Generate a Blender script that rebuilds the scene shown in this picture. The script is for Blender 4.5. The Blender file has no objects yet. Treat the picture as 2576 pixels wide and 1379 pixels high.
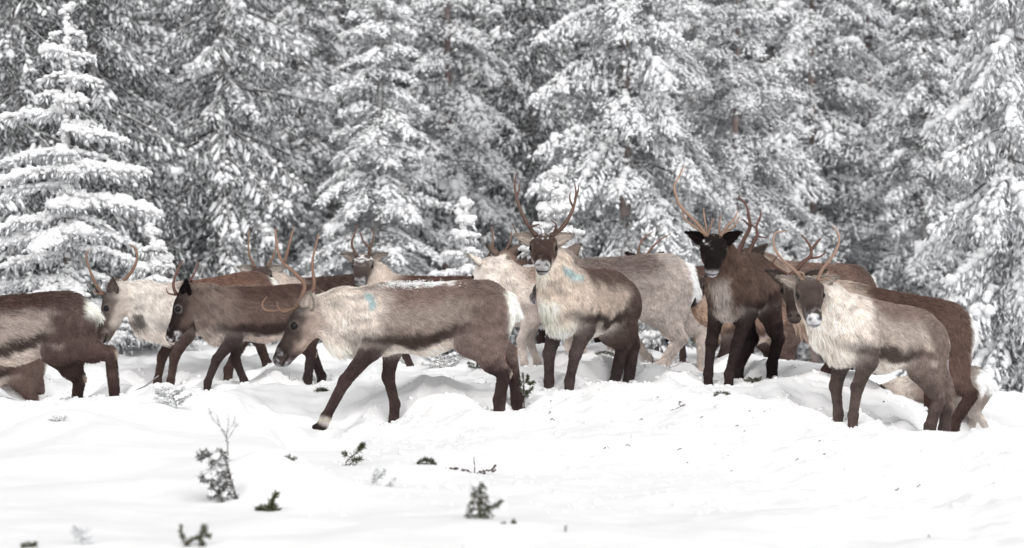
import bpy, math, random
import numpy as np
from mathutils import Vector

# ------------------------------------------------------------------ camera, light, exposure
scene = bpy.context.scene
COL = scene.collection
F_PX, CX, CY = 8168.0, 1288.0, 689.5          # focal length in units of a 2576 wide picture
CAM_Z = 1.75
cam_d = bpy.data.cameras.new('camera')
cam = bpy.data.objects.new('camera', cam_d)
COL.objects.link(cam)
cam.location = (0, 0, CAM_Z)
cam.rotation_euler = (math.radians(90), 0, 0)
cam_d.sensor_width = 36.0
cam_d.lens = 36.0 * F_PX / 2576.0
cam_d.clip_start = 0.2
cam_d.clip_end = 1500
cam_d.dof.use_dof = True
cam_d.dof.focus_distance = 26.4
cam_d.dof.aperture_fstop = 2.5
scene.camera = cam

SUN_EL, SUN_ROT = math.radians(36), math.radians(146)
world = bpy.data.worlds.new('World')
scene.world = world
world.use_nodes = True
wt = world.node_tree
wt.nodes.clear()
sky = wt.nodes.new('ShaderNodeTexSky')
sky.sky_type = 'NISHITA'
sky.sun_disc = False
sky.sun_elevation = SUN_EL
sky.sun_rotation = SUN_ROT
sky.air_density = 1.0
sky.dust_density = 4.0
hs = wt.nodes.new('ShaderNodeHueSaturation')
hs.inputs['Saturation'].default_value = 0.10       # overcast: a nearly colourless sky
bg = wt.nodes.new('ShaderNodeBackground')
bg.inputs['Strength'].default_value = 0.15
wo = wt.nodes.new('ShaderNodeOutputWorld')
wt.links.new(sky.outputs[0], hs.inputs['Color'])
wt.links.new(hs.outputs[0], bg.inputs['Color'])
wt.links.new(bg.outputs[0], wo.inputs['Surface'])

sun_d = bpy.data.lights.new('sun', 'SUN')
sun_d.energy = 1.5
sun_d.angle = math.radians(28)
sun_d.color = (1.0, 0.97, 0.93)
sun = bpy.data.objects.new('sun', sun_d)
COL.objects.link(sun)
# from behind the camera, a little to the left, high
sdir = Vector((math.sin(SUN_ROT) * math.cos(SUN_EL) * -1.0, math.cos(SUN_ROT) * math.cos(SUN_EL), math.sin(SUN_EL)))
sun.rotation_euler = sdir.to_track_quat('Z', 'Y').to_euler()
sun.location = (0, 0, 30)

vs = scene.view_settings
vs.view_transform = 'Standard'
vs.look = 'None'
vs.exposure = 0.02
vs.gamma = 1.0
vs.use_curve_mapping = False
scene.render.engine = 'CYCLES'
scene.cycles.max_bounces = 8
scene.cycles.diffuse_bounces = 7
scene.cycles.glossy_bounces = 2
scene.cycles.transparent_max_bounces = 4
scene.cycles_curves.shape = 'RIBBONS'


rng = np.random.default_rng(7)


# ------------------------------------------------------------------ helpers
def unproj(px, py, d):
    return np.array([(px - CX) / F_PX * d, d, CAM_Z - (py - CY) / F_PX * d])


def project(P):
    P = np.asarray(P)
    return np.stack([CX + P[:, 0] / P[:, 1] * F_PX, CY - (P[:, 2] - CAM_Z) / P[:, 1] * F_PX], 1)


def nrm(v):
    v = np.asarray(v, float)
    return v / (np.linalg.norm(v, axis=-1, keepdims=True) + 1e-12)


def smooth(a, b, x):
    t = np.clip((x - a) / (b - a), 0, 1)
    return t * t * (3 - 2 * t)


def _hash(ix, iy, iz, seed):
    h = (ix.astype(np.int64) * 374761393 + iy.astype(np.int64) * 668265263 + iz.astype(np.int64) * 2147483647 + seed * 974634511)
    h = (h ^ (h >> 13)) & 0x7fffffff
    h = (h * 1274126177) & 0x7fffffff
    h = (h ^ (h >> 16)) & 0x7fffffff
    return (h & 0xffff) / 65535.0


def vnoise(x, y, z=None, seed=0):
    """smooth value noise 0..1"""
    x = np.asarray(x, float); y = np.asarray(y, float)
    z = np.zeros_like(x) if z is None else np.asarray(z, float)
    ix, iy, iz = np.floor(x), np.floor(y), np.floor(z)
    fx, fy, fz = x - ix, y - iy, z - iz
    fx = fx * fx * (3 - 2 * fx); fy = fy * fy * (3 - 2 * fy); fz = fz * fz * (3 - 2 * fz)
    r = 0
    for a in (0, 1):
        for b in (0, 1):
            for c in (0, 1):
                w = (fx if a else 1 - fx) * (fy if b else 1 - fy) * (fz if c else 1 - fz)
                r = r + w * _hash(ix + a, iy + b, iz + c, seed)
    return r


def mesh_obj(name, verts, faces, mat=None, parent=None, loc=None, smooth_shade=True, cols=None, colname='coat'):
    """verts: (n,3) array; faces: (m,k) int array or list of such arrays"""
    me = bpy.data.meshes.new(name)
    verts = np.asarray(verts, np.float32)
    if loc is not None:
        verts = verts - np.asarray(loc, np.float32)
    fl = faces if isinstance(faces, list) else [faces]
    fl = [np.asarray(f, np.int32) for f in fl if len(f)]
    loops = np.concatenate([f.ravel() for f in fl])
    sizes = np.concatenate([np.full(len(f), f.shape[1], np.int32) for f in fl])
    starts = np.concatenate([[0], np.cumsum(sizes)[:-1]]).astype(np.int32)
    me.vertices.add(len(verts))
    me.vertices.foreach_set('co', verts.ravel())
    me.loops.add(len(loops))
    me.loops.foreach_set('vertex_index', loops)
    me.polygons.add(len(sizes))
    me.polygons.foreach_set('loop_start', starts)
    me.polygons.foreach_set('use_smooth', np.full(len(sizes), smooth_shade, bool))
    if cols is not None:
        a = me.attributes.new(colname, 'FLOAT_COLOR', 'POINT')
        c4 = np.ones((len(verts), 4), np.float32)
        c4[:, :3] = cols
        a.data.foreach_set('color', c4.ravel())
    me.update(calc_edges=True)
    if mat is not None:
        me.materials.append(mat)
    return link(name, me, parent, loc)


def link(name, me, parent=None, loc=None):
    o = bpy.data.objects.new(name, me)
    COL.objects.link(o)
    if parent is not None:
        o.parent = parent
    elif loc is not None:
        o.location = [float(v) for v in loc]
    return o


def empty(name, loc, label, cat, group=None):
    o = bpy.data.objects.new(name, None)
    COL.objects.link(o)
    o.empty_display_size = 0.2
    o.location = [float(v) for v in loc]
    tag(o, label, cat, group)
    return o


def tag(o, label=None, cat=None, group=None, kind=None):
    if label: o['label'] = label
    if cat: o['category'] = cat
    if group: o['group'] = group
    if kind: o['kind'] = kind
    return o


def spline(pts, n):
    """Catmull-Rom through pts -> n samples"""
    P = np.asarray(pts, float)
    if len(P) < 3:
        t = np.linspace(0, 1, n)[:, None]
        return P[0] * (1 - t) + P[-1] * t
    Q = np.vstack([2 * P[0] - P[1], P, 2 * P[-1] - P[-2]])
    u = np.linspace(0, len(P) - 1 - 1e-9, n)
    i = np.floor(u).astype(int)
    t = (u - i)[:, None]
    p0, p1, p2, p3 = Q[i], Q[i + 1], Q[i + 2], Q[i + 3]
    return 0.5 * (2 * p1 + (p2 - p0) * t + (2 * p0 - 5 * p1 + 4 * p2 - p3) * t ** 2 + (3 * p1 - p0 - 3 * p2 + p3) * t ** 3)


def tube(path, rad, k=8, flat=1.0):
    """verts, quads of a tapered tube with a pointed cap at both ends"""
    P = np.asarray(path, float)
    n = len(P)
    rad = np.broadcast_to(np.asarray(rad, float), (n,))
    T = nrm(np.gradient(P, axis=0))
    ref = np.array([0.31, 0.87, 0.38])
    A = nrm(np.cross(T, ref))
    B = np.cross(T, A)
    th = np.arange(k) / k * 2 * math.pi
    V = P[:, None, :] + rad[:, None, None] * (np.cos(th)[None, :, None] * A[:, None, :] + flat * np.sin(th)[None, :, None] * B[:, None, :])
    V = V.reshape(-1, 3)
    i = np.arange(n - 1)[:, None] * k
    j = np.arange(k)[None, :]
    j2 = (j + 1) % k
    Q = np.stack([i + j, i + j2, i + k + j2, i + k + j], -1).reshape(-1, 4)
    c0, c1 = len(V), len(V) + 1
    V = np.vstack([V, P[0] - T[0] * rad[0] * 0.5, P[-1] + T[-1] * rad[-1] * 0.7])
    j = np.arange(k); j2 = (j + 1) % k
    caps = np.vstack([np.stack([np.full(k, c0), j2, j], 1), np.stack([np.full(k, c1), (n - 1) * k + j, (n - 1) * k + j2], 1)])
    return V, Q, caps


class Geo:
    """collects tris/quads into one mesh"""
    def __init__(self):
        self.v, self.q, self.t, self.c, self.n = [], [], [], [], 0

    def add(self, V, Q=None, T=None, c=None):
        V = np.asarray(V)
        if Q is not None and len(Q): self.q.append(np.asarray(Q) + self.n)
        if T is not None and len(T): self.t.append(np.asarray(T) + self.n)
        self.v.append(V)
        self.c.append(np.broadcast_to(np.asarray(c if c is not None else (1, 1, 1), float), (len(V), 3)))
        self.n += len(V)

    def tube(self, path, rad, k=8, c=None, flat=1.0):
        V, Q, T = tube(path, rad, k, flat)
        self.add(V, Q, T, c)

    def build(self, name, mat, parent=None, loc=None, cols=False, smooth_shade=True):
        f = []
        if self.q: f.append(np.vstack(self.q))
        if self.t: f.append(np.vstack(self.t))
        return mesh_obj(name, np.vstack(self.v), f, mat, parent, loc, smooth_shade, np.vstack(self.c) if cols else None)


def spindles(P, U, L, R, c=None, bend=None):
    """bulk of 4 sided spindle shapes: base P, unit direction U, length L, radius R -> V, T, C"""
    n = len(P)
    U = nrm(U)
    ref = np.where(np.abs(U[:, 2:3]) > 0.9, np.array([[1.0, 0, 0]]), np.array([[0, 0, 1.0]]))
    A = nrm(np.cross(U, ref)); B = np.cross(U, A)
    L = np.asarray(L)[:, None]; R = np.asarray(R)[:, None]
    mid = P + U * L * 0.45
    tip = P + U * L
    V = np.stack([P, mid + A * R, mid + B * R, mid - A * R, mid - B * R, tip], 1).reshape(-1, 3)
    t = np.array([[0, 2, 1], [0, 3, 2], [0, 4, 3], [0, 1, 4], [5, 1, 2], [5, 2, 3], [5, 3, 4], [5, 4, 1]])
    T = (np.arange(n)[:, None, None] * 6 + t[None]).reshape(-1, 3)
    C = None if c is None else np.repeat(np.asarray(c), 6, axis=0)
    return V, T, C


_ico = None
def ico():
    """unit icosphere, 42 verts"""
    global _ico
    if _ico is None:
        g = (1 + 5 ** .5) / 2
        v = [(-1, g, 0), (1, g, 0), (-1, -g, 0), (1, -g, 0), (0, -1, g), (0, 1, g), (0, -1, -g), (0, 1, -g), (g, 0, -1), (g, 0, 1), (-g, 0, -1), (-g, 0, 1)]
        f = [(0, 11, 5), (0, 5, 1), (0, 1, 7), (0, 7, 10), (0, 10, 11), (1, 5, 9), (5, 11, 4), (11, 10, 2), (10, 7, 6), (7, 1, 8),
             (3, 9, 4), (3, 4, 2), (3, 2, 6), (3, 6, 8), (3, 8, 9), (4, 9, 5), (2, 4, 11), (6, 2, 10), (8, 6, 7), (9, 8, 1)]
        v = [np.array(p, float) / np.linalg.norm(p) for p in v]
        low = (np.array(v), np.array(f))
        cache = {}
        nf = []
        def m(a, b):
            k = (min(a, b), max(a, b))
            if k not in cache:
                p = v[a] + v[b]
                v.append(p / np.linalg.norm(p)); cache[k] = len(v) - 1
            return cache[k]
        for a, b, c in f:
            ab, bc, ca = m(a, b), m(b, c), m(c, a)
            nf += [(a, ab, ca), (b, bc, ab), (c, ca, bc), (ab, bc, ca)]
        _ico = (np.array(v), np.array(nf), low)
    return _ico


def blobs(P, R, squash=1.0, jit=0.25, seed=0, low=False):
    """lumpy balls; P (n,3), R (n,) or (n,3)"""
    v, f, lo = ico()
    if low: v, f = lo
    r = np.random.default_rng(seed)
    n, m = len(P), len(v)
    R = np.asarray(R, float)
    if R.ndim == 1:
        R = np.stack([R, R, R * squash], 1)
    d = 1 + jit * (r.random((n, m, 1)) - 0.5) * 2
    th = r.random(n) * 6.283
    c, s = np.cos(th), np.sin(th)
    W = v[None] * d * R[:, None, :]
    X = W[..., 0] * c[:, None] - W[..., 1] * s[:, None]
    Y = W[..., 0] * s[:, None] + W[..., 1] * c[:, None]
    V = np.stack([X, Y, W[..., 2]], -1) + P[:, None, :]
    T = (np.arange(n)[:, None, None] * m + f[None]).reshape(-1, 3)
    return V.reshape(-1, 3), T


# ------------------------------------------------------------------ materials
def new_mat(name):
    m = bpy.data.materials.new(name)
    m.use_nodes = True
    nt = m.node_tree
    b = nt.nodes['Principled BSDF']
    return m, nt, b


def lin(r, g, b):
    return tuple((c / 255 / 12.92) if c / 255 <= 0.04045 else ((c / 255 + 0.055) / 1.055) ** 2.4 for c in (r, g, b))


def mat_snow(name, bump_scale, bump, col=(0.88, 0.885, 0.895)):
    m, nt, b = new_mat(name)
    N = nt.nodes
    geo = N.new('ShaderNodeNewGeometry')
    n1 = N.new('ShaderNodeTexNoise'); n1.inputs['Scale'].default_value = bump_scale; n1.inputs['Detail'].default_value = 6
    n1.inputs['Roughness'].default_value = 0.6
    nt.links.new(geo.outputs['Position'], n1.inputs['Vector'])
    bp = N.new('ShaderNodeBump'); bp.inputs['Strength'].default_value = bump; bp.inputs['Distance'].default_value = 0.02
    nt.links.new(n1.outputs[0], bp.inputs['Height'])
    nt.links.new(bp.outputs[0], b.inputs['Normal'])
    b.inputs['Base Color'].default_value = (*col, 1)
    b.inputs['Roughness'].default_value = 0.75
    b.inputs['Specular IOR Level'].default_value = 0.2
    return m


def mat_attr(name, attr='coat', rough=0.8, spec=0.15, bump=None):
    m, nt, b = new_mat(name)
    a = nt.nodes.new('ShaderNodeAttribute'); a.attribute_name = attr
    nt.links.new(a.outputs['Color'], b.inputs['Base Color'])
    b.inputs['Roughness'].default_value = rough
    b.inputs['Specular IOR Level'].default_value = spec
    if bump:
        geo = nt.nodes.new('ShaderNodeNewGeometry')
        n1 = nt.nodes.new('ShaderNodeTexNoise'); n1.inputs['Scale'].default_value = bump[0]; n1.inputs['Detail'].default_value = 4
        nt.links.new(geo.outputs['Position'], n1.inputs['Vector'])
        bp = nt.nodes.new('ShaderNodeBump'); bp.inputs['Strength'].default_value = bump[1]; bp.inputs['Distance'].default_value = 0.01
        nt.links.new(n1.outputs[0], bp.inputs['Height']); nt.links.new(bp.outputs[0], b.inputs['Normal'])
    return m


def mat_frost(name, dark, frost, lo, hi, scale=14.0, attr=True):
    """twigs carrying frost: white where the surface faces up and where the frost caught, dark needles elsewhere"""
    m, nt, b = new_mat(name)
    N, Lk = nt.nodes, nt.links
    geo = N.new('ShaderNodeNewGeometry')
    sep = N.new('ShaderNodeSeparateXYZ'); Lk.new(geo.outputs['Normal'], sep.inputs[0])
    noi = N.new('ShaderNodeTexNoise'); noi.inputs['Scale'].default_value = scale; noi.inputs['Detail'].default_value = 3
    Lk.new(geo.outputs['Position'], noi.inputs['Vector'])
    mul = N.new('ShaderNodeMath'); mul.operation = 'MULTIPLY_ADD'; mul.inputs[1].default_value = 0.42; mul.inputs[2].default_value = 0.12
    Lk.new(sep.outputs['Z'], mul.inputs[0])
    add = N.new('ShaderNodeMath'); add.operation = 'ADD'
    Lk.new(mul.outputs[0], add.inputs[0]); Lk.new(noi.outputs[0], add.inputs[1])
    last = add
    if attr:
        at = N.new('ShaderNodeAttribute'); at.attribute_name = 'coat'
        s2 = N.new('ShaderNodeSeparateColor'); Lk.new(at.outputs['Color'], s2.inputs[0])
        ad2 = N.new('ShaderNodeMath'); ad2.operation = 'ADD'
        Lk.new(add.outputs[0], ad2.inputs[0]); Lk.new(s2.outputs[0], ad2.inputs[1])
        last = ad2
    mr = N.new('ShaderNodeMapRange'); mr.inputs['From Min'].default_value = lo; mr.inputs['From Max'].default_value = hi
    Lk.new(last.outputs[0], mr.inputs['Value'])
    mix = N.new('ShaderNodeMix'); mix.data_type = 'RGBA'
    mix.inputs['A'].default_value = (*dark, 1); mix.inputs['B'].default_value = (*frost, 1)
    Lk.new(mr.outputs[0], mix.inputs['Factor'])
    Lk.new(mix.outputs['Result'], b.inputs['Base Color'])
    b.inputs['Roughness'].default_value = 0.85
    b.inputs['Specular IOR Level'].default_value = 0.1
    return m


M_SNOW = mat_snow('snow_ground', 9.0, 0.35)
M_SNOWLOAD = mat_snow('snow_load', 22.0, 0.7)
M_RIME = mat_snow('rime', 45.0, 1.0)
M_TREESNOW = mat_snow('tree_snow', 18.0, 0.8, (0.80, 0.81, 0.825))
M_TWIG = mat_frost('frosted_twigs', (0.20, 0.207, 0.207), (0.82, 0.83, 0.845), 0.02, 0.72)
M_TWIG_D = mat_frost('frosted_spruce', (0.12, 0.126, 0.123), (0.76, 0.77, 0.79), 0.16, 0.90)
M_TWIG_DD = mat_frost('dark_spruce', (0.06, 0.066, 0.062), (0.62, 0.635, 0.655), 0.30, 1.05)  # darkest twigs; in the back rows this colour also carries the depth shade
M_BARK = mat_frost('bark_grey', (0.09, 0.078, 0.07), (0.52, 0.52, 0.53), 0.35, 0.95, 9.0, False)
M_BARK_P = mat_frost('bark_pine', (0.19, 0.125, 0.105), (0.55, 0.50, 0.49), 0.35, 0.95, 9.0, False)
M_NEEDLE = mat_frost('green_needles', (0.05, 0.055, 0.022), (0.80, 0.81, 0.82), 0.85, 1.25, 30.0)
M_NEEDLE3 = mat_frost('dark_needles_snow', (0.05, 0.055, 0.045), (0.80, 0.81, 0.82), 0.55, 1.05, 25.0)
M_NEEDLE2 = mat_frost('dusted_needles', (0.06, 0.065, 0.035), (0.80, 0.81, 0.82), 0.55, 1.15, 40.0)
M_STEM = mat_frost('heather_stem', (0.07, 0.045, 0.035), (0.75, 0.75, 0.77), 0.95, 1.4, 40.0, False)
M_COAT = mat_attr('reindeer_coat', rough=0.9, spec=0.05)
M_FUR = mat_attr('reindeer_fur', rough=0.75, spec=0.08)
M_ANTLER = mat_attr('antler_bone', rough=0.5, spec=0.3, bump=(60, 0.3))
M_EYE, _nt, _b = new_mat('wet_eye')
_b.inputs['Base Color'].default_value = (0.006, 0.005, 0.005, 1); _b.inputs['Roughness'].default_value = 0.10; _b.inputs['Specular IOR Level'].default_value = 0.22
# ------------------------------------------------------------------ the herd: pose of every animal
# W withers, R croup, P top of the head, N nose: picture points that were read off, turned into space at distance d;
# s size, hz nose towards (-1) or away from (1) the lens, f feet that show (fl fr hl hr)
def C(*a):
    c = np.array(lin(*a)) * 0.95
    lum = c @ np.array([.3, .59, .11])
    c = c * .80 + .20 * lum
    return np.minimum(c * (max(lum, .01) / .22) ** .17, .86)

BROWN = dict(back=C(96, 74, 66), flank=C(150, 130, 120), band=C(78, 62, 57), belly=C(205, 190, 180), neck=C(205, 193, 183), mane=C(225, 214, 204),
             face=C(92, 76, 70), cheek=C(165, 146, 134), muzzle=C(190, 190, 195), legs=C(72, 57, 54), rump=C(232, 224, 214), haunch=C(105, 84, 77),
             ear=C(120, 106, 98), brow=C(70, 56, 52))


def pal(**k):
    p = dict(BROWN)
    p.update(k)
    return p


AC = lin(118, 92, 78)       # antler brown
AD = lin(90, 70, 62)
AL = lin(144, 118, 103)

HERD = [
 dict(id='A', d=26.6, s=1.04, W=(-95, 748), R=(178, 734), P=(-270, 790), N=(-350, 880), hz=0, f=dict(hl=(288, 986), hr=(188, 990)),
      hock=dict(hl=(278, 888), hr=(200, 952)), rumpz=.74, tail=.6, fur=40000,
      label='dark brown reindeer at the left edge, only its hindquarters in view',
      c=pal(back=C(88, 66, 60), flank=C(160, 146, 138), haunch=C(92, 72, 67), band=C(84, 70, 65), legs=C(68, 52, 49))),
 dict(id='Z', d=28.6, s=0.8, W=(-120, 856), R=(62, 852), P=(-230, 880), N=(-290, 940), hz=0, f=dict(hl=(102, 1000), hr=(165, 990)), fur=9000,
      label='brown reindeer almost hidden below the belly of the leftmost reindeer',
      c=pal(back=C(88, 66, 60), flank=C(120, 100, 92))),
 dict(id='B', d=29.5, s=0.95, W=(432, 712), R=(632, 684), P=(264, 738), N=(226, 836), hz=0, ear=(-.82, .5, .28), f=dict(fl=(426, 968), fr=(392, 962), hl=(574, 950)), fur=42000,
      label='pale necked reindeer with dark cheek patch looking left behind the leftmost rump',
      dewlap=1.5, antl=[([(272, 738), (300, 715), (330, 685), (345, 650), (340, 625), (326, 615)], .017, .10),
            ([(268, 740), (245, 739), (235, 728)], .010, -.06), ([(243, 742), (241, 715), (230, 690), (218, 655), (217, 640), (225, 628)], .014, .10)],
      ac=AC, cheekpatch=(345, 806),
      c=pal(back=C(124, 92, 78), flank=C(190, 178, 168), neck=C(206, 199, 192), mane=C(226, 213, 204), face=C(104, 90, 82), brow=C(72, 58, 54), cheek=C(180, 168, 158),
            muzzle=C(120, 108, 104), legs=C(82, 64, 59), haunch=C(115, 88, 78))),
 dict(id='C', d=27.6, s=0.87, W=(572, 722), R=(772, 716), P=(446, 740), N=(404, 830), hz=0, ear=(-.82, .5, .28), f=dict(fl=(520, 974), fr=(611, 958), hl=(774, 960), hr=(808, 950)), fur=48000,
      label='dark faced young reindeer with short spike antlers walking left behind the striding one',
      antl=[([(434, 740), (436, 715), (447, 680), (460, 655)], .013, .02), ([(434, 742), (424, 738), (418, 725)], .008, 0), ([(464, 742), (470, 715), (488, 690), (500, 658)], .013, .02)],
      ac=lin(95, 68, 60), earc=C(42, 34, 33),
      c=pal(back=C(98, 74, 67), flank=C(118, 96, 88), band=C(76, 60, 56), neck=C(134, 116, 107), mane=C(196, 182, 172), face=C(58, 46, 44), brow=C(46, 37, 36), cheek=C(100, 80, 72),
            muzzle=C(176, 172, 174), legs=C(70, 58, 57), haunch=C(92, 72, 66), ring=C(150, 145, 142))),
 dict(id='D', d=31.2, s=0.95, W=(738, 700), R=(915, 690), P=(657, 670), N=(655, 700), hz=-1, ear=(-.2, .92, .2), fur=22000,
      label='grey eared reindeer facing the camera over the back of the dark faced one',
      antl=[([(634, 672), (627, 640), (625, 605), (628, 578)], .012, .05), ([(673, 672), (685, 650), (694, 625), (702, 600)], .012, .05)], ac=AC,
      c=pal(back=C(84, 66, 60), flank=C(92, 74, 68), face=C(120, 110, 106), cheek=C(190, 180, 172), ear=C(190, 182, 174), neck=C(200, 184, 174))),
 dict(id='F', d=30.3, s=0.92, W=(988, 692), R=(1210, 698), P=(914, 641), N=(903, 685), hz=-1, ear=(-.2, .92, .25), f=dict(fl=(1031, 914)), fur=26000,
      label='reindeer with snow on its forehead looking at the camera above the striding one',
      antl=[([(892, 650), (885, 614), (892, 588), (900, 564)], .013, .03), ([(926, 650), (931, 627), (913, 605), (905, 583)], .013, .0), ([(931, 627), (939, 597), (937, 573)], .011, .06)], ac=AD,
      headsnow=0.5, c=pal(back=C(108, 80, 70), flank=C(110, 84, 74), face=C(98, 84, 78), brow=C(84, 72, 68), muzzle=C(150, 148, 150), ear=C(175, 164, 155), neck=C(214, 200, 188))),
 dict(id='E', d=26.0, s=1.04, W=(948, 714), R=(1225, 707), P=(744, 772), N=(668, 886), hz=0, ear=(-.80, .55, .30), fur=120000,
      f=dict(fl=(808, 1078), fr=(990, 1040), hl=(1256, 1020), hr=(1300, 1026)), lift='fl', knee=dict(fl=(868, 958)), hock=dict(hl=(1268, 938), hr=(1284, 884)), dewlap=1.1,
      label='largest reindeer striding left with head low and one front hoof lifted',
      antl=[([(745, 775), (762, 740), (765, 715), (745, 690), (708, 655), (695, 610), (693, 575)], .018, .12), ([(716, 662), (730, 605), (739, 572)], .011, .05),
            ([(742, 776), (715, 785), (700, 775), (697, 760)], .010, -.05), ([(740, 778), (700, 782), (668, 780), (660, 765), (670, 747)], .011, .0),
            ([(757, 780), (775, 745), (790, 720), (787, 680), (787, 650), (802, 590)], .018, .02)], ac=AC,
      paint=[(925, 742), (933, 760), (930, 782)], backsnow=(965, 1118),
      c=pal(back=C(138, 116, 107), flank=C(160, 144, 134), band=C(86, 70, 65), belly=C(222, 210, 200), haunch=C(128, 107, 100), neck=C(208, 198, 189), mane=C(224, 214, 204), face=C(88, 74, 69),
            brow=C(62, 51, 49), cheek=C(170, 148, 135), muzzle=C(160, 158, 164), legs=C(78, 61, 59), ear=C(186, 172, 160))),
 dict(id='G', d=30.0, s=0.95, W=(1312, 672), R=(1535, 670), P=(1218, 660), N=(1178, 742), hz=1, ear=(-.25, .85, .45), f=dict(fl=(1316, 915), fr=(1349, 915), hl=(1632, 904)), fur=24000,
      label='cream headed reindeer turned away between the striding one and the forked antlered one', headc=C(222, 212, 203),
      c=pal(back=C(150, 122, 108), flank=C(205, 193, 184), neck=C(212, 201, 192), mane=C(220, 210, 200), face=C(210, 200, 190), brow=C(205, 196, 187), cheek=C(215, 205, 196), legs=C(176, 164, 157),
            ear=C(208, 197, 187), haunch=C(180, 165, 155), band=C(170, 155, 146))),
 dict(id='Y', d=31.6, s=0.9, W=(1345, 690), R=(1520, 690), P=(1258, 634), N=(1215, 690), hz=1, ear=(-.3, .8, .5), fur=6000,
      label='dark headed reindeer behind the cream headed one with upright antlers',
      antl=[([(1224, 654), (1240, 616), (1238, 570)], .013, .03), ([(1264, 634), (1284, 607), (1287, 580)], .011, .05)], ac=AC, c=pal(face=C(80, 64, 58), ear=C(120, 100, 90), neck=C(150, 126, 112))),
 dict(id='X', d=33.0, s=0.9, W=(1440, 690), R=(1580, 690), P=(1332, 636), N=(1320, 690), hz=-1, ear=(-.1, .95, .2), fur=6000,
      label='reindeer hidden behind the head of the forked antlered one, one ear showing',
      antl=[([(1310, 634), (1303, 596), (1288, 560)], .013, .03)], ac=AD, c=pal(face=C(74, 60, 55), ear=C(84, 68, 62))),
 dict(id='H', d=27.0, s=1.04, W=(1428, 668), R=(1545, 684), P=(1368, 590), N=(1364, 634), hz=-1, far=1, ear=(-.2, .92, .22), fur=130000, dewlap=1.2,
      f=dict(fl=(1432, 955), fr=(1380, 974), hl=(1547, 955), hr=(1582, 955)), hock=dict(hl=(1567, 864), hr=(1592, 870)), st=dict(hl=(1538, 828), hr=(1570, 832)),
      label='reindeer with cream chest and tall forked antlers facing the camera',
      antl=[([(1342, 590), (1327, 564), (1310, 529), (1299, 497), (1295, 464), (1299, 438)], .016, .05), ([(1299, 497), (1306, 477), (1306, 462)], .010, .02), ([(1336, 586), (1332, 573), (1345, 568), (1357, 564)], .012, -.08),
            ([(1390, 592), (1414, 573), (1434, 542), (1443, 520), (1449, 490), (1446, 462)], .017, .05), ([(1448, 498), (1454, 481), (1455, 466)], .009, .03), ([(1442, 522), (1434, 503), (1434, 486)], .009, -.04),
            ([(1412, 575), (1399, 566), (1387, 554)], .010, -.06), ([(1402, 584), (1398, 574), (1394, 568)], .010, -.08)], ac=AD,
      paint=[(1418, 668), (1436, 684), (1455, 696)], headsnow=0.12, ridge=1,
      c=pal(back=C(110, 90, 82), flank=C(196, 178, 164), band=C(84, 71, 66), belly=C(216, 204, 194), neck=C(212, 196, 182), mane=C(234, 222, 210), face=C(94, 74, 66), brow=C(76, 59, 53), cheek=C(205, 192, 180),
            muzzle=C(172, 170, 172), ring=C(165, 145, 130), legs=C(84, 70, 68), ear=C(196, 182, 170), haunch=C(104, 84, 77), rump=C(222, 214, 206))),
 dict(id='I', d=28.8, s=1.08, W=(1432, 652), R=(1682, 640), P=(1392, 640), N=(1330, 730), hz=1, f=dict(hl=(1664, 908), hr=(1767, 930)), hock=dict(hl=(1712, 850), hr=(1765, 838)), fur=80000, tail=1.7,
      label='pale grey reindeer standing side on with a large white rump',
      antl=[([(1410, 640), (1423, 641), (1438, 645), (1446, 630), (1447, 612)], .012, .0)], ac=AD,
      c=pal(back=C(128, 113, 107), flank=C(168, 156, 149), band=C(168, 155, 148), belly=C(205, 195, 188), haunch=C(178, 167, 160), legs=C(190, 178, 170), neck=C(180, 168, 160), rump=C(240, 233, 224))),
 dict(id='V', d=31.4, s=0.92, W=(1690, 672), R=(1860, 664), P=(1614, 650), N=(1574, 716), hz=1, f=dict(fl=(1716, 906)), fur=8000, ear=(-.2, .85, .4),
      label='reindeer hidden behind the pale grey one, slanted antlers showing above its back',
      antl=[([(1598, 636), (1615, 605), (1645, 581)], .011, .0), ([(1617, 634), (1655, 608), (1688, 588)], .011, .0)], ac=AC, c=pal(face=C(60, 48, 45), ear=C(60, 48, 45))),
 dict(id='O', d=29.6, s=0.92, W=(1806, 724), R=(1985, 738), P=(1752, 694), N=(1730, 728), hz=-1, fur=22000,
      label='tan chested reindeer half hidden behind the black faced one',
      c=pal(back=C(120, 92, 80), flank=C(140, 112, 98), neck=C(190, 158, 134), mane=C(196, 165, 140), face=C(64, 52, 49), muzzle=C(70, 58, 55), band=C(104, 80, 71))),
 dict(id='J', d=27.0, s=1.0, W=(1838, 634), R=(1902, 640), P=(1795, 592), N=(1790, 646), hz=-1, far=1, ear=(-.2, .90, .34), fur=120000,
      f=dict(fr=(1781, 961), fl=(1833, 964), hr=(1857, 948), hl=(1942, 940)), hock=dict(hr=(1893, 852), hl=(1958, 850)),
      label='dark brown reindeer with a black face and thin pale antlers facing the camera',
      antl=[([(1777, 590), (1755, 564), (1729, 538), (1709, 514), (1699, 486), (1696, 468), (1707, 447), (1720, 418)], .014, .05), ([(1770, 584), (1733, 560), (1718, 542), (1714, 527)], .009, -.04),
            ([(1779, 588), (1790, 564), (1793, 549)], .009, -.06), ([(1783, 586), (1772, 547), (1770, 523)], .009, .1), ([(1814, 590), (1829, 570), (1847, 551), (1857, 529)], .012, .04),
            ([(1822, 580), (1847, 568), (1862, 542)], .009, -.04), ([(1812, 588), (1810, 564), (1814, 540)], .009, -.08)], ac=AL, earc=C(48, 38, 36), headsnow=0.0, muzlow=1,
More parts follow.
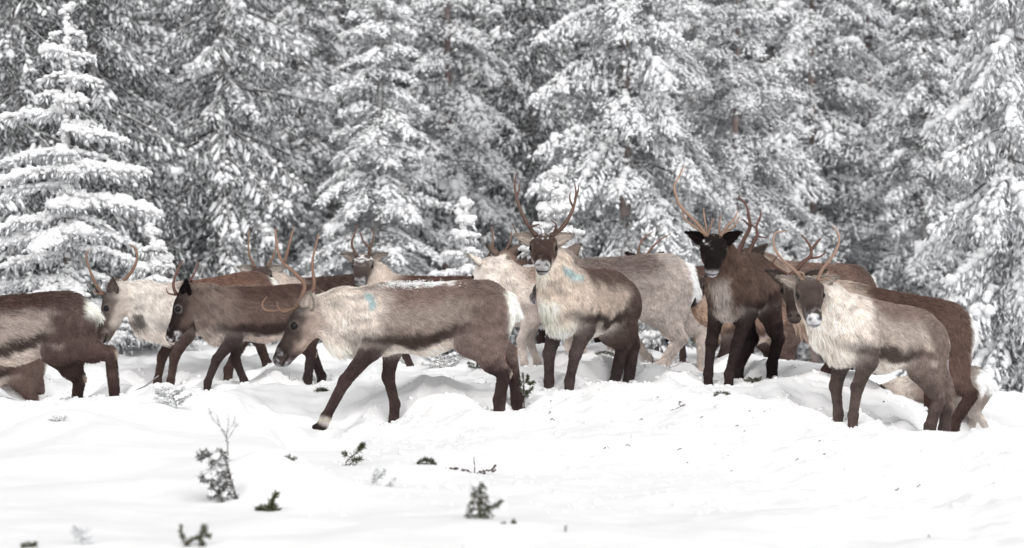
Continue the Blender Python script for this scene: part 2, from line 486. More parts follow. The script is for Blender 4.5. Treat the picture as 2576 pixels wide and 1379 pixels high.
      c=pal(back=C(98, 77, 69), flank=C(128, 104, 92), band=C(88, 70, 64), belly=C(180, 170, 164), neck=C(112, 88, 76), mane=C(128, 104, 90), chest=C(186, 174, 166), face=C(44, 36, 35), brow=C(38, 32, 32), cheek=C(84, 62, 52),
            muzzle=C(172, 170, 173), legs=C(60, 48, 47), haunch=C(88, 70, 65))),
 dict(id='K', d=30.8, s=1.0, W=(1968, 656), R=(2160, 668), P=(1868, 640), N=(1835, 730), hz=-1, fur=24000,
      label='brown reindeer at the back with thick dark antlers, its head behind the black faced one',
      antl=[([(1856, 640), (1873, 600), (1886, 573), (1884, 547), (1877, 516), (1857, 494)], .020, .0), ([(1885, 568), (1872, 555), (1864, 553)], .011, -.03),
            ([(1882, 640), (1899, 603), (1905, 590), (1903, 570), (1912, 547), (1914, 529)], .017, .05), ([(1904, 594), (1918, 597), (1930, 599)], .009, .02), ([(1903, 574), (1893, 567), (1886, 563)], .009, -.02)], ac=lin(88, 62, 54),
      c=pal(back=C(124, 98, 87), flank=C(120, 96, 86), neck=C(160, 138, 124), rump=C(230, 222, 214))),
 dict(id='M', d=27.0, s=1.08, W=(2140, 710), R=(2405, 764), P=(2002, 690), N=(1998, 764), hz=-1, f=dict(hl=(2400, 1092)), hock=dict(hl=(2444, 994)), fur=46000, ear=(-.2, .9, .3), pd=-.15,
      label='dark brown reindeer standing close behind the rightmost one, rump towards the spruce',
      antl=[([(2000, 692), (2021, 660), (2040, 642), (2036, 616), (2016, 590)], .018, .04), ([(2039, 632), (2058, 607), (2066, 599)], .012, .03), ([(2034, 649), (2060, 647), (2079, 634)], .011, .02), ([(1984, 692), (1960, 677), (1944, 664), (1955, 644)], .012, -.1)], ac=lin(88, 62, 54),
      c=pal(back=C(98, 74, 65), flank=C(110, 86, 77), band=C(86, 66, 60), haunch=C(108, 84, 75), legs=C(84, 64, 59), neck=C(196, 178, 164), mane=C(190, 164, 146), face=C(92, 78, 72), cheek=C(176, 154, 138), muzzle=C(96, 82, 78), ring=C(150, 130, 116), rump=C(235, 228, 220))),
 dict(id='N', d=28.6, s=0.68, W=(2310, 938), R=(2440, 922), P=(2200, 985), N=(2170, 1060), hz=0, far=0, f=dict(hl=(2490, 1100), hr=(2436, 1074)), fur=16000, tail=1.5,
      label='small reindeer at far right behind the herd, only its white rump and hind leg showing',
      c=pal(back=C(90, 72, 66), haunch=C(150, 138, 130), legs=C(190, 180, 172), rump=C(240, 233, 225))),
 dict(id='L', d=25.2, s=1.0, W=(2148, 742), R=(2332, 784), P=(2036, 702), N=(2052, 772), hz=-1, far=1, pd=-.32, ear=(-.2, .92, .22), fur=120000,
      f=dict(fr=(2108, 1052), fl=(2144, 1068), hl=(2340, 1098), hr=(2375, 1107)), hock=dict(hl=(2364, 998), hr=(2385, 992)), st=dict(hl=(2318, 920), hr=(2345, 915)),
      label='rightmost front reindeer with cream neck, frosted nose and thin curved antlers',
      antl=[([(2020, 706), (2002, 683), (1972, 657), (1952, 631), (1946, 605), (1950, 587), (1963, 583), (1979, 583)], .012, .05), ([(2057, 706), (2068, 679), (2089, 652), (2105, 626), (2111, 600), (2103, 578), (2092, 568)], .012, .05),
            ([(2060, 706), (2076, 702), (2090, 698), (2081, 683)], .008, -.05), ([(2018, 704), (2022, 690), (2008, 684)], .008, -.05)], ac=AL,
      c=pal(back=C(136, 116, 106), flank=C(178, 164, 154), band=C(98, 83, 77), belly=C(220, 208, 198), haunch=C(130, 112, 104), neck=C(222, 213, 204), mane=C(228, 217, 207), face=C(92, 78, 73), brow=C(82, 69, 64), cheek=C(170, 150, 138),
            muzzle=C(190, 189, 193), ring=C(150, 134, 124), legs=C(92, 77, 73), ear=C(186, 172, 160), rump=C(238, 230, 220))),
]

LOCAL = dict(fl=(.36, .115), fr=(.36, -.115), hl=(-.50, .115), hr=(-.50, -.115))


def setup(a):
    s = a['s']
    W = unproj(*a['W'], a['d'])
    Ld = 0.85 * s
    R0 = unproj(*a['R'], a['d'])
    dl = np.linalg.norm(R0 - W)
    dd = math.sqrt(max(Ld * Ld - dl * dl, 0))
    R = unproj(*a['R'], a['d'] + (dd if a.get('far', 1) else -dd))
    f = nrm(W - R)
    up = np.array([0, 0, 1.0])
    side = nrm(np.cross(up, f))
    # legs stay upright on a slope: up is the true vertical, x keeps the slope of the back
    a['W3'], a['fwd'], a['side'] = W, f, side
    a['up'] = nrm(np.cross(f, side))
    a['org'] = W - (f * 0.40 + a['up'] * 0.985) * s          # local origin on the ground below the trunk
    M = np.stack([f, side, a['up']], 0)                      # rows: local axes in the world
    a['M'] = M
    a['toL'] = lambda P: ((np.asarray(P) - a['org']) @ M.T) / s
    a['toW'] = lambda P: np.asarray(P) * s @ M + a['org']
    pd = a.get('pd', f[1] * 0.42 * s)
    P3 = unproj(*a['P'], a['d'] + pd)
    N3 = unproj(*a['N'], a['d'] + pd)
    hl = 0.45 * s
    v = N3 - P3
    l2 = np.linalg.norm(v)
    if a['hz'] and l2 < hl:
        N3 = unproj(*a['N'], a['d'] + pd + a['hz'] * math.sqrt(hl * hl - l2 * l2))
    hx = nrm(N3 - P3)
    hy = nrm(np.cross(up, hx))
    if a['hz'] == 0 and hy @ side < 0: hy = -hy
    hzv = np.cross(hx, hy)
    a['H3'] = P3
    a['HM'] = np.stack([hx, hy, hzv], 0)
    a['feet3'] = {}
    for k, (lx, ly) in LOCAL.items():
        p0 = a['toW']((lx, ly, 0))
        if k in a.get('f', {}):
            a['feet3'][k] = unproj(*a['f'][k], p0[1])


for a in HERD:
    setup(a)
# ------------------------------------------------------------------ snow ground
_pd = np.array([-80, 0, 13, 20, 24, 26, 28.5, 31, 34, 38, 45, 60, 100, 260.])
_pz = np.array([0, 0, .36, .50, .58, .66, .82, .95, .92, .72, .45, .5, 2.2, 9.])


def base_z(y):
    return np.interp(y, _pd, _pz)


def side_drop(x, y):
    # the mound falls away on the right, behind the last animals
    return -.20 * np.clip(x - 2.1, 0, 3.2) * smooth(23.5, 28, y) * (1 - smooth(42, 60, y))


ctrl = []
for a in HERD:
    for k, p in a['feet3'].items():
        if a.get('lift') == k:
            p = p + np.array([0, 0, -0.20])
        ctrl.append(p)
NFEET = len(ctrl)
for px, py, d in [(2570, 1003, 30), (2500, 1060, 28.5), (2450, 1180, 24), (2400, 1300, 20), (130, 1000, 26.5), (30, 996, 26.5), (60, 1200, 20), (500, 885, 31), (1130, 880, 31), (950, 905, 29.5),
                  (2200, 985, 26.8), (2050, 925, 27.5), (1990, 912, 28.3), (2270, 1010, 26.8), (700, 985, 26.8), (640, 1085, 24.8), (820, 1128, 24.6), (750, 1112, 24.6), (900, 1120, 24.6), (700, 1070, 25.6), (830, 1135, 23.8), (1500, 925, 28.4), (1000, 1250, 19), (1700, 1200, 21), (1340, 1020, 26),
                  (880, 875, 31.5), (1500, 875, 31), (360, 880, 32), (2600, 1000, 32), (2700, 1020, 31), (-100, 1000, 28)]:
    ctrl.append(unproj(px, py, d))
ctrl = np.array(ctrl)
SIG = 0.75
_D2 = ((ctrl[:, None, :2] - ctrl[None, :, :2]) ** 2).sum(-1)
_res = ctrl[:, 2] - base_z(ctrl[:, 1]) - side_drop(ctrl[:, 0], ctrl[:, 1])
_w = np.linalg.solve(np.exp(-_D2 / (2 * SIG ** 2)) + 0.06 * np.eye(len(ctrl)), _res)

# humps of snow over buried plants: px, py, d, radius x, radius y, height
HUMPS = [(690, 1225, 19.2, .34, .5, .22), (140, 1075, 23.5, .34, .6, .12), (255, 1110, 22.5, .3, .5, .06), (1090, 985, 26.6, .28, .4, .10), (2250, 1080, 24.4, .5, .6, .10), (450, 1010, 25.5, .2, .4, .06),
         (1480, 925, 28, .3, .4, .07), (2440, 1230, 22, .5, .7, .08), (1960, 1330, 17.5, .35, .5, .07), (2300, 1370, 16, .3, .5, .06), (1180, 1300, 18, .3, .4, .03)]
_hump = []
for px, py, d, rx, ry, h in HUMPS:
    p = unproj(px, py, d)
    _hump.append((p[0], d, rx, ry, h))


def rough(x, y):
    """lumps of trampled snow"""
    t = smooth(23, 25.5, y) * (1 - smooth(30, 33, y))
    t = np.maximum(t, 0.8 * smooth(-0.5, 2.0, x - (24 - y) * 0.12) * smooth(14, 18, y) * (1 - smooth(30, 33, y)))
    b1 = np.abs(vnoise(x * 2.1, y * 1.6, seed=3) - .5) * 2
    b2 = np.abs(vnoise(x * 4.7 + 9, y * 3.9, seed=5) - .5) * 2
    b3 = vnoise(x * 11, y * 9, seed=6)
    lump = (1 - b1) ** 1.0 * .105 + (1 - b2) * .055 + b3 * .030 + (1 - np.abs(vnoise(x * 7.3, y * 6.1, seed=15) - .5) * 2) * .034
    soft = (vnoise(x * .7, y * .5, seed=8) - .5) * .16 + (vnoise(x * 1.7, y * 1.3, seed=9) - .5) * .075 + (vnoise(x * 3.9, y * 2.6, seed=19) - .5) * .022
    return soft + (lump - .09) * (0.12 + 0.88 * t)


def ground_z(x, y, detail=True):
    x = np.atleast_1d(np.asarray(x, float)); y = np.atleast_1d(np.asarray(y, float))
    z = base_z(y) + side_drop(x, y)
    sh = x.shape
    xf, yf = x.ravel(), y.ravel()
    zf = z.ravel().copy()
    near = (np.abs(xf) < 9) & (yf > 12) & (yf < 40)
    if near.any():
        xn, yn = xf[near], yf[near]
        add = np.zeros(len(xn))
        for c, w in zip(ctrl, _w):
            add += w * np.exp(-((xn - c[0]) ** 2 + (yn - c[1]) ** 2) / (2 * SIG ** 2))
        for hx, hy, rx, ry, h in _hump:
            add += h * np.exp(-(((xn - hx) / rx) ** 2 + ((yn - hy) / ry) ** 2))
        if detail:
            # feet stand in the snow where they were seen: calm the lumps round them
            fd = np.full(len(xn), 9.0)
            for c in ctrl:
                fd = np.minimum(fd, (xn - c[0]) ** 2 + (yn - c[1]) ** 2)
            calm = 0.35 + 0.65 * smooth(0.0, 0.16, fd)
            add += rough(xn, yn) * calm
            for k, c in enumerate(ctrl[:NFEET]):          # each hoof has pressed its own hole
                q = np.hypot(xn - c[0], (yn - c[1]))
                m = q < .6
                add[m] += -.075 * np.exp(-(q[m] / .12) ** 2) + .045 * np.exp(-((q[m] - .22) / .09) ** 2) * (vnoise(xn[m] * 6, yn[m] * 6, seed=k) + .2)
        zn = zf[near] + add
        # no lump stands between a hoof and the open snow in front of it
        for c in ctrl[:NFEET]:
            dx = np.abs(xn - c[0] * yn / c[1])
            m = (dx < .42) & (yn < c[1] - .02) & (yn > c[1] - 4)
            if m.any():
                line = CAM_Z + (c[2] - .03 - CAM_Z) * yn[m] / c[1]
                w = smooth(.42, .16, dx[m]) * smooth(4.0, 2.2, c[1] - yn[m])
                zn[m] -= w * np.maximum(0, zn[m] - line)
        zf[near] = zn
    far = ~near
    if detail and far.any():
        zf[far] += rough(xf[far], yf[far]) + (vnoise(xf[far] * .2, yf[far] * .2, seed=12) - .5) * .3
    return zf.reshape(sh)


def build_ground():
    xs = np.concatenate([-np.geomspace(220, 4.9, 36), np.linspace(-4.8, 4.8, 280), np.geomspace(4.9, 220, 36)])
    ys = np.concatenate([np.linspace(-60, 12.5, 20), np.linspace(13, 22, 170)[:-1], np.linspace(22, 32, 260), np.geomspace(32.1, 60, 50), np.geomspace(63, 260, 30)])
    X, Y = np.meshgrid(xs, ys)
    Z = ground_z(X, Y)
    V = np.stack([X.ravel(), Y.ravel(), Z.ravel()], 1)
    nx, ny = len(xs), len(ys)
    i = np.arange(ny - 1)[:, None] * nx + np.arange(nx - 1)[None]
    Q = np.stack([i, i + 1, i + nx + 1, i + nx], -1).reshape(-1, 4)
    o = mesh_obj('snow_ground', V, Q, M_SNOW)
    tag(o, 'trampled white snow rising to a low mound', None, None, 'structure')


build_ground()


def gz(x, y):
    return float(ground_z([x], [y])[0])
# ------------------------------------------------------------------ a reindeer from its pose
def smin(a, b, k):
    h = np.clip(0.5 + 0.5 * (b - a) / k, 0, 1)
    return b * (1 - h) + a * h - k * h * (1 - h)


def prim_dist(pr, P):
    """P (...,3) in the space of the animal"""
    kind = pr[0]
    if kind == 'cone':
        _, p0, p1, r0, r1, sq = pr[:6]
        p0 = np.asarray(p0, float); p1 = np.asarray(p1, float)
        d = p1 - p0
        w = np.array([1, 1 / sq, 1])
        q = (P - p0) * w
        dw = d * w
        t = np.clip((q @ dw) / (dw @ dw + 1e-9), 0, 1)
        v = q - t[..., None] * dw
        return np.sqrt((v * v).sum(-1)) - (r0 + (r1 - r0) * t)
    if kind == 'ell':
        _, c, Rm, r = pr[:4]
        q = (P - c) @ Rm.T
        r = np.asarray(r)
        k0 = np.sqrt(((q / r) ** 2).sum(-1))
        k1 = np.sqrt(((q / (r * r)) ** 2).sum(-1)) + 1e-9
        return k0 * (k0 - 1) / k1


def prim_box(pr):
    if pr[0] == 'cone':
        p0, p1, r = np.asarray(pr[1]), np.asarray(pr[2]), max(pr[3], pr[4])
        return np.minimum(p0, p1) - r, np.maximum(p0, p1) + r
    c, r = np.asarray(pr[1]), max(pr[3])
    return c - r, c + r


def surface_nets(f, org, h):
    ins = f < 0
    nx, ny, nz = f.shape
    cnt = np.zeros((nx - 1, ny - 1, nz - 1), np.int8)
    for a in (0, 1):
        for b in (0, 1):
            for c in (0, 1):
                cnt += ins[a:nx - 1 + a, b:ny - 1 + b, c:nz - 1 + c]
    act = (cnt > 0) & (cnt < 8)
    idx = np.argwhere(act)
    n = len(idx)
    vid = np.full(act.shape, -1, np.int64)
    vid[act] = np.arange(n)
    i, j, k = idx.T
    acc = np.zeros((n, 3)); num = np.zeros(n)
    corners = [(a, b, c) for a in (0, 1) for b in (0, 1) for c in (0, 1)]
    for ca in corners:
        for ax in range(3):
            if ca[ax]: continue
            cb = list(ca); cb[ax] = 1
            va = f[i + ca[0], j + ca[1], k + ca[2]]
            vb = f[i + cb[0], j + cb[1], k + cb[2]]
            m = (va < 0) != (vb < 0)
            t = np.where(m, va / (va - vb + 1e-12), 0)
            p = np.tile(np.array(ca, float), (n, 1))
            p[:, ax] += t
            acc += p * m[:, None]; num += m
    V = (idx + acc / num[:, None]) * h + org
    Q = []
    for ax in range(3):
        b, c = (ax + 1) % 3, (ax + 2) % 3
        sl0 = [slice(None)] * 3; sl1 = [slice(None)] * 3
        sl0[ax] = slice(0, -1); sl1[ax] = slice(1, None)
        ch = ins[tuple(sl0)] != ins[tuple(sl1)]
        e = np.argwhere(ch)
        e = e[(e[:, b] > 0) & (e[:, c] > 0) & (e[:, b] < f.shape[b] - 1) & (e[:, c] < f.shape[c] - 1)]
        flip = ins[tuple(e.T)]
        def at(db, dc):
            q = e.copy(); q[:, b] += db; q[:, c] += dc
            return vid[tuple(q.T)]
        q = np.stack([at(-1, -1), at(0, -1), at(0, 0), at(-1, 0)], 1)
        q[~flip] = q[~flip][:, ::-1]
        Q.append(q)
    return V, np.vstack(Q)


def ik(p0, p1, l1, l2, bend):
    d = p1 - p0
    D = np.linalg.norm(d)
    if D > (l1 + l2) * 0.985:
        g = D / ((l1 + l2) * 0.985); l1 *= g; l2 *= g
    u = d / D
    a = (l1 * l1 - l2 * l2 + D * D) / (2 * D)
    h = math.sqrt(max(l1 * l1 - a * a, 0))
    b = nrm(bend - u * (bend @ u))
    return p0 + u * a + b * h


def deer_prims(a):
    """list of (group, prim, k) in local units"""
    L = a['toL']
    s = a['s']
    pr = []
    HSq = [a.get('hs', 1.1)]
    def cone(g, p0, p1, r0, r1, k=.06, sq=1.0): (lambda q: pr.append((g, ('cone', np.array(p0, float), np.array(p1, float), r0 * q, r1 * q, sq), k)))(HSq[0] if g == 'head' else 1)
    # trunk
    cone('trunk', (.34, 0, .715), (.02, 0, .685), .245, .238, .05, .80)
    cone('trunk', (.02, 0, .685), (-.30, 0, .735), .238, .205, .05, .86)
    cone('trunk', (-.26, 0, .76), (-.46, 0, .76), .19, .185, .06, .86)
    cone('trunk', (.38, 0, .80), (-.42, 0, .835), .165, .145, .06, .72)
    cone('trunk', (.40, 0, .64), (.50, 0, .62), .19, .14, .06, .85)
    # tail
    tl = a.get('tail', 1.0)
    cone('tail', (-.60, 0, .83), (-.665, 0, .83 - .10 * tl), .045 * tl ** .5, .035 * tl ** .5, .05, .8)
    # head frame in local units
    HM = a['HM'] @ a['M'].T
    H0 = L(a['H3'])
    HS = a.get('hs', 1.1)
    a['HS'] = HS
    def hp(x, y, z): return H0 + np.array([x, y, z]) * HS @ HM
    # neck
    base = np.array([.44, 0, .76])
    back = hp(-.065, 0, -.115)
    mid = base * .5 + back * .5 + np.array([0, 0, .015])
    cone('neck', base, mid, .195, .145, .07, .78)
    cone('neck', mid, back, .145, .088, .06, .85)
    dw = a.get('dewlap', 1.0)
    thr = hp(.02, 0, -.20)
    low = np.array([.52, 0, .60])
    m2 = low * .55 + thr * .45 + np.array([0, 0, -.035 * dw])
    cone('neck', low, m2, .15, .105 * (.7 + .3 * dw), .08, .75)
    cone('neck', m2, thr, .105 * (.7 + .3 * dw), .07, .08, .75)
    # head
    E3 = np.eye(3)
    cone('head', hp(-.005, 0, -.10), hp(.08, 0, -.105), .096, .090, .04)
    cone('head', hp(.08, 0, -.10), hp(.30, 0, -.105), .084, .050, .04)
    cone('head', hp(.30, 0, -.105), hp(.365, 0, -.115), .055, .055, .03)
    cone('head', hp(.01, 0, -.165), hp(.22, 0, -.165), .072, .048, .05)
    cone('head', hp(.22, 0, -.16), hp(.345, 0, -.155), .046, .036, .04)
    for sg in (1, -1):
        cone('head', hp(.05, .066 * sg, -.042), hp(.115, .066 * sg, -.060), .032, .027, .03)
        cone('head', hp(.375, .024 * sg, -.098), hp(.385, .026 * sg, -.115), .026, .026, .02)
        pr.append(('-', ('ell', hp(.410, .032 * sg, -.098), HM, (.016, .015, .009)), .008))
    pr.append(('-', ('ell', hp(.375, 0, -.150), HM, (.035, .045, .0055)), .008))
    # legs
    a['knees'] = {}
    dn = -a['M'][:, 2]                      # world down in local axes
    for key, (lx, ly) in LOCAL.items():
        sg = 1 if ly > 0 else -1
        front = key[0] == 'f'
        if key in a['feet3']:
            ft = L(a['feet3'][key])
            sink = 0.0 if a.get('lift') == key else 0.07
        else:
            w0 = a['toW']((lx, ly, 0))
            w0[2] = gz(w0[0], w0[1])
            ft = L(w0); sink = .07
        if a.get('lift') != key and ft[2] > -.01: ft = ft + np.array([0, 0, -.01 - ft[2]])
        if front:
            sh = np.array([.37, .125 * sg, .66]); el = np.array([.30 + .30 * (ft[0] - .33), .135 * sg, .485])
            cone('fleg', sh, el, .108, .074, .06, .8)
            fet = ft - dn * .075 + np.array([-.01, 0, 0])
            if a.get('lift') == key: fet = ft - dn * .085 + np.array([-.035, 0, 0])
            kn = ik(el, fet, .225, .215, np.array([1.0, 0, 0.1]))
            if key in a.get('knee', {}): kn = L(unproj(*a['knee'][key], a['toW'](kn)[1]))
            cone('fleg', el, kn, .068, .042, .05)
            cone('fleg', kn, fet, .042, .032, .03)
            end = ft + dn * sink
            if a.get('lift') == key:
                d2 = nrm(ft - fet)
                cone('fleg', fet, fet + (ft - fet) * .55, .038, .040, .03)
                cone('hoof', fet + (ft - fet) * .72, ft + np.array([.060, 0, .012]), .040, .017, .015)
            else:
                cone('fleg', fet, end, .033, .039, .03)
        else:
            hip = np.array([-.43, .115 * sg, .74]); st = np.array([-.30 + .18 * (ft[0] + .5), .135 * sg, .545])
            if key in a.get('st', {}): st = L(unproj(*a['st'][key], a['toW'](st)[1]))
            cone('hleg', hip, st, .165, .125, .07, .70)
            fet = ft - dn * .085
            hk = ik(st, fet, .275, .24, np.array([-1.0, 0, .0]))
            if key in a.get('hock', {}): hk = L(unproj(*a['hock'][key], a['toW'](hk)[1]))
            cone('hleg', hip + np.array([-.075, 0, -.06]), st * .35 + hk * .65, .125, .078, .06, .72)
            cone('hleg', st, hk, .108, .047, .06, .8)
            cone('hleg', hk, fet, .046, .036, .03)
            cone('hleg', fet, ft + dn * sink, .037, .043, .03)
        a['knees'][key] = (kn if front else hk)
    a['hp'] = hp; a['HMl'] = HM; a['H0'] = H0
    return pr


def nearest_color(w, cols):
    return (w[..., None] * cols).sum(1)


def mixc(A, B, t):
    t = np.asarray(t)[:, None]
    return A * (1 - t) + B * t


def coat_colors(a, V, N, gd):
    """V local coords, N normals local, gd dict of group distances -> rgb, fur length, flow (local), lift"""
    c = a['c']
    n = len(V)
    x, y, z = V.T
    sd = (ord(a['id']) * 7) % 100
    n1 = vnoise(x * 7, y * 7, z * 7, sd) - .5
    n2 = vnoise(x * 18, y * 18, z * 18, sd + 1) - .5
    n3 = vnoise(x * 4 + 3, y * 30, z * 26, sd + 2) - .5
    nn = n1 * .10 + n2 * .08 + n3 * .05
    names = ['trunk', 'tail', 'neck', 'head', 'fleg', 'hleg', 'hoof']
    D = np.stack([gd.get(g, np.full(n, 9.0)) for g in names], 1)
    D = D - D.min(1, keepdims=True)
    Wt = np.exp(-np.clip(D, 0, 1) / .028)
    Wt /= Wt.sum(1, keepdims=True)
    # trunk
    zb = np.interp(x, [-.5, -.28, 0, .25, .5], [.58, .53, .445, .44, .48])
    t = (z - zb) / (1.0 - zb) + nn
    tr = np.tile(c['belly'], (n, 1))
    tr = mixc(tr, c['band'], smooth(.08, .17, t))
    tr = mixc(tr, c['flank'], smooth(.25, .38, t))
    tr = mixc(tr, c['back'], smooth(.56, .84, t))
    tr = mixc(tr, c['haunch'], smooth(-.24, -.40, x + nn) * np.maximum(smooth(.1, .2, t), smooth(.05, .10, np.abs(y))) * .95)
    tr = mixc(tr, c['neck'], smooth(.28, .48, x + nn * .8 + (.78 - z) * -.12) * smooth(.15, .4, t) * .9)
    if 'chest' in c: pass
    rp = smooth(-.545, -.60, x + n2 * .04) * smooth(a.get('rumpz', .56), a.get('rumpz', .56) + .10, z) * (1 - smooth(.13, .20, np.abs(y) + n2 * .05))
    tr = mixc(tr, c['rump'], rp)
    # neck
    hv = (V - a['H0']) @ a['HMl'].T / a['HS']
    ne = np.tile(c['neck'], (n, 1))
    und = smooth(-.1, -.65, N[:, 2] + n1 * .6)
    ne = mixc(ne, c['mane'], und)
    if 'chest' in c:
        ne = mixc(ne, c['chest'], smooth(.09, .02, np.abs(y) + n2 * .06) * smooth(.35, .5, x) * smooth(.82, .7, z))
    ne = mixc(ne, c['back'], smooth(.62, .3, x) * smooth(.86, .95, z + nn) * .8)
    # streaks of darker hair in the neck
    ne = ne * (1 - .28 * np.clip(n3 * 3, 0, 1)[:, None])
    # head
    hx_, hy_, hz_ = hv.T
    he = np.tile(c['face'], (n, 1))
    he = mixc(he, c['cheek'], smooth(-.115, -.175, hz_ + nn * .4) * smooth(.30, .2, hx_))
    he = mixc(he, c['cheek'], smooth(.03, -.05, hx_ + nn * .3) * smooth(-.05, -.12, hz_))
    he = mixc(he, c['brow'], smooth(-.105, -.05, hz_ + nn * .3) * .85)
    he = mixc(he, c['brow'], smooth(.20, .28, hx_ + nn * .3) * smooth(-.16, -.12, hz_) * .7)
    nf_ = (N @ a['HMl'].T)[:, 0]
    n4 = vnoise(x * 55, y * 55, z * 55, sd + 9) - .5
    n5 = vnoise(x * 36, y * 36, z * 36, sd + 11) - .5
    mz = smooth(.30, .40, hx_ + n2 * .16 + n1 * .08 + n5 * .05)
    he = mixc(he, c['brow'] * .8, smooth(.24, .32, hx_ + n1 * .05) * smooth(-.135, -.10, hz_) * .9)
    he = mixc(he, c['muzzle'], mz * smooth(.10, .60, nf_ + n2 * .6 + n5 * .8 + .45 * smooth(-.12, -.17, hz_)) * (.62 + .38 * smooth(-.1, .2, n4 + n2)) * (smooth(-.095, -.135, hz_) if a.get('muzlow') else 1))
    nv = np.stack([(hx_ - .405), (np.abs(hy_) - .032) * .62 + (hz_ + .098) * .3, (hz_ + .098) * 1.1], 1)
    nd = np.linalg.norm(nv, axis=1)
    he = mixc(he, C(40, 34, 34), smooth(.017, .008, nd) * .85)
    ed = np.minimum(np.linalg.norm(hv - np.array([.115, .095, -.070]), axis=1), np.linalg.norm(hv - np.array([.115, -.095, -.070]), axis=1))
    he = mixc(he, c.get('ring', c['cheek'] * .8), smooth(.046, .036, ed) * (.32 if 'ring' in c else .2))
    he = mixc(he, C(28, 24, 23), smooth(.034, .026, ed))
    mouth = smooth(.010, .004, np.abs(hz_ + .150)) * smooth(.29, .33, hx_)
    he = mixc(he, C(40, 32, 32), mouth)
    if 'headsnow' in a:
        sn = smooth(.24, .40, n4 * .7 + n5 * .5 + n2 * .3 + a['headsnow'] * .42) * smooth(-.05, -.02, hz_) * smooth(.22, .05, hx_)
        he = mixc(he, C(245, 246, 250), sn * .95)
    if 'headc' in a: he = mixc(he, a['headc'], smooth(.30, .2, hx_))
    # legs
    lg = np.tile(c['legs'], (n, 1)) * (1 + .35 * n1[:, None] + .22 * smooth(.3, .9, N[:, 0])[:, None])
    fl = mixc(lg, tr, smooth(.50, .62, z + nn) * .85)
    hl = mixc(lg, np.tile(c['haunch'], (n, 1)), smooth(.24, .46, z + nn * 1.3)); hl = mixc(hl, tr, smooth(.55, .70, z + nn))
    hl = mixc(hl, c['rump'], smooth(-.555, -.61, x + n2 * .03) * smooth(a.get('rumpz', .52), a.get('rumpz', .52) + .13, z) * (1 - smooth(.12, .2, np.abs(y))))
    # pale inner side of the thigh and pale spot behind the hock
    for k in ('hl', 'hr'):
        q = a['knees'][k]
        dk = np.linalg.norm(V - (q + np.array([-.05, 0, .0])), axis=1)
        hl = mixc(hl, C(196, 180, 165), smooth(.045, .02, dk) * .8)
    if a.get('lift'):
        p = a['toL'](a['feet3'][a['lift']])
        dk = np.linalg.norm(V - (p + np.array([-.03, 0, .06])), axis=1)
        fl = mixc(fl, C(214, 204, 192), smooth(.065, .045, dk) * .9)
    hoof = np.tile(C(34, 30, 31), (n, 1))
    tail = np.tile(c['rump'], (n, 1))
    cols = np.stack([tr, tail, ne, he, fl, hl, hoof], 1)
    rgb = (Wt[..., None] * cols).sum(1)
    # dry variation
    rgb = rgb * (1 + .26 * n2[:, None] + .14 * n1[:, None])
    # projected marks: the herder's paint line and the cheek patch live on the coat
    Pw = a['toW'](V)
    px = project(Pw)
    Nw = N @ a['M']
    facing = (Nw * nrm(Pw - np.array([0, 0, CAM_Z]))).sum(1) < 0
    if 'paint' in a:
        pts = spline([(p[0], p[1], 0) for p in a['paint']], 12)[:, :2]
        dm = np.sqrt(((px[:, None] - pts[None]) ** 2).sum(-1)).min(1)
        rgb = mixc(rgb, C(110, 190, 205), smooth(9, 3, dm + n2 * 14) * facing * .45)
    if a.get('backsnow'):
        x0, x1 = a['backsnow']
        u = (px[:, 0] - x0) / (x1 - x0)
        n6 = vnoise(x * 60, y * 60, z * 60, sd + 21) - .5
        m = smooth(-.08, .1, u) * (1 - smooth(.75, 1.5, u)) * smooth(.90, .985, z) * smooth(.15, .55, N[:, 2])
        rgb = mixc(rgb, C(250, 250, 252), smooth(.42, .62, m * .75 + n2 * .5 + n6 * .35) * .95)
    if a.get('ridge'):
        n6 = vnoise(x * 60, y * 60, z * 60, sd + 21) - .5
        rgb = mixc(rgb, C(240, 240, 244), smooth(.50, .75, smooth(.955, 1.02, z) * smooth(.2, .0, x) * .6 + n2 * .4 + n6 * .4) * .8)
    if 'cheekpatch' in a:
        dm = np.sqrt((((px - np.array(a['cheekpatch'])) / np.array([26, 18])) ** 2).sum(-1))
        rgb = mixc(rgb, C(70, 60, 58), smooth(1.1, .3, dm + n2 * 1.5 + n3) * facing * .85)
    # fur length
    ln = Wt @ np.array([.040, .055, .044, .012, .018, .026, .004])
    mane = Wt[:, 2] * und
    ln += mane * .042 * a.get('dewlap', 1.0)
    ln += Wt[:, 0] * rp * .025
    ln *= 1 - .8 * smooth(.045, .03, ed)
    ln *= 1 - .55 * Wt[:, 3] * mz
    toward_body = nrm(np.array([.40, 0, .60]) - V)
    hb = -a['HMl'][0]
    flow = (Wt[:, 0:1] * np.array([-1, 0, -.50]) + Wt[:, 1:2] * np.array([-.3, 0, -1]) + Wt[:, 2:3] * (toward_body * .6 + np.array([0, 0, -.8]))
            + Wt[:, 3:4] * hb + Wt[:, 4:5] * np.array([-.15, 0, -1]) + Wt[:, 5:6] * np.array([-.35, 0, -1]))
    return np.clip(rgb, .004, .92), ln, flow, Wt


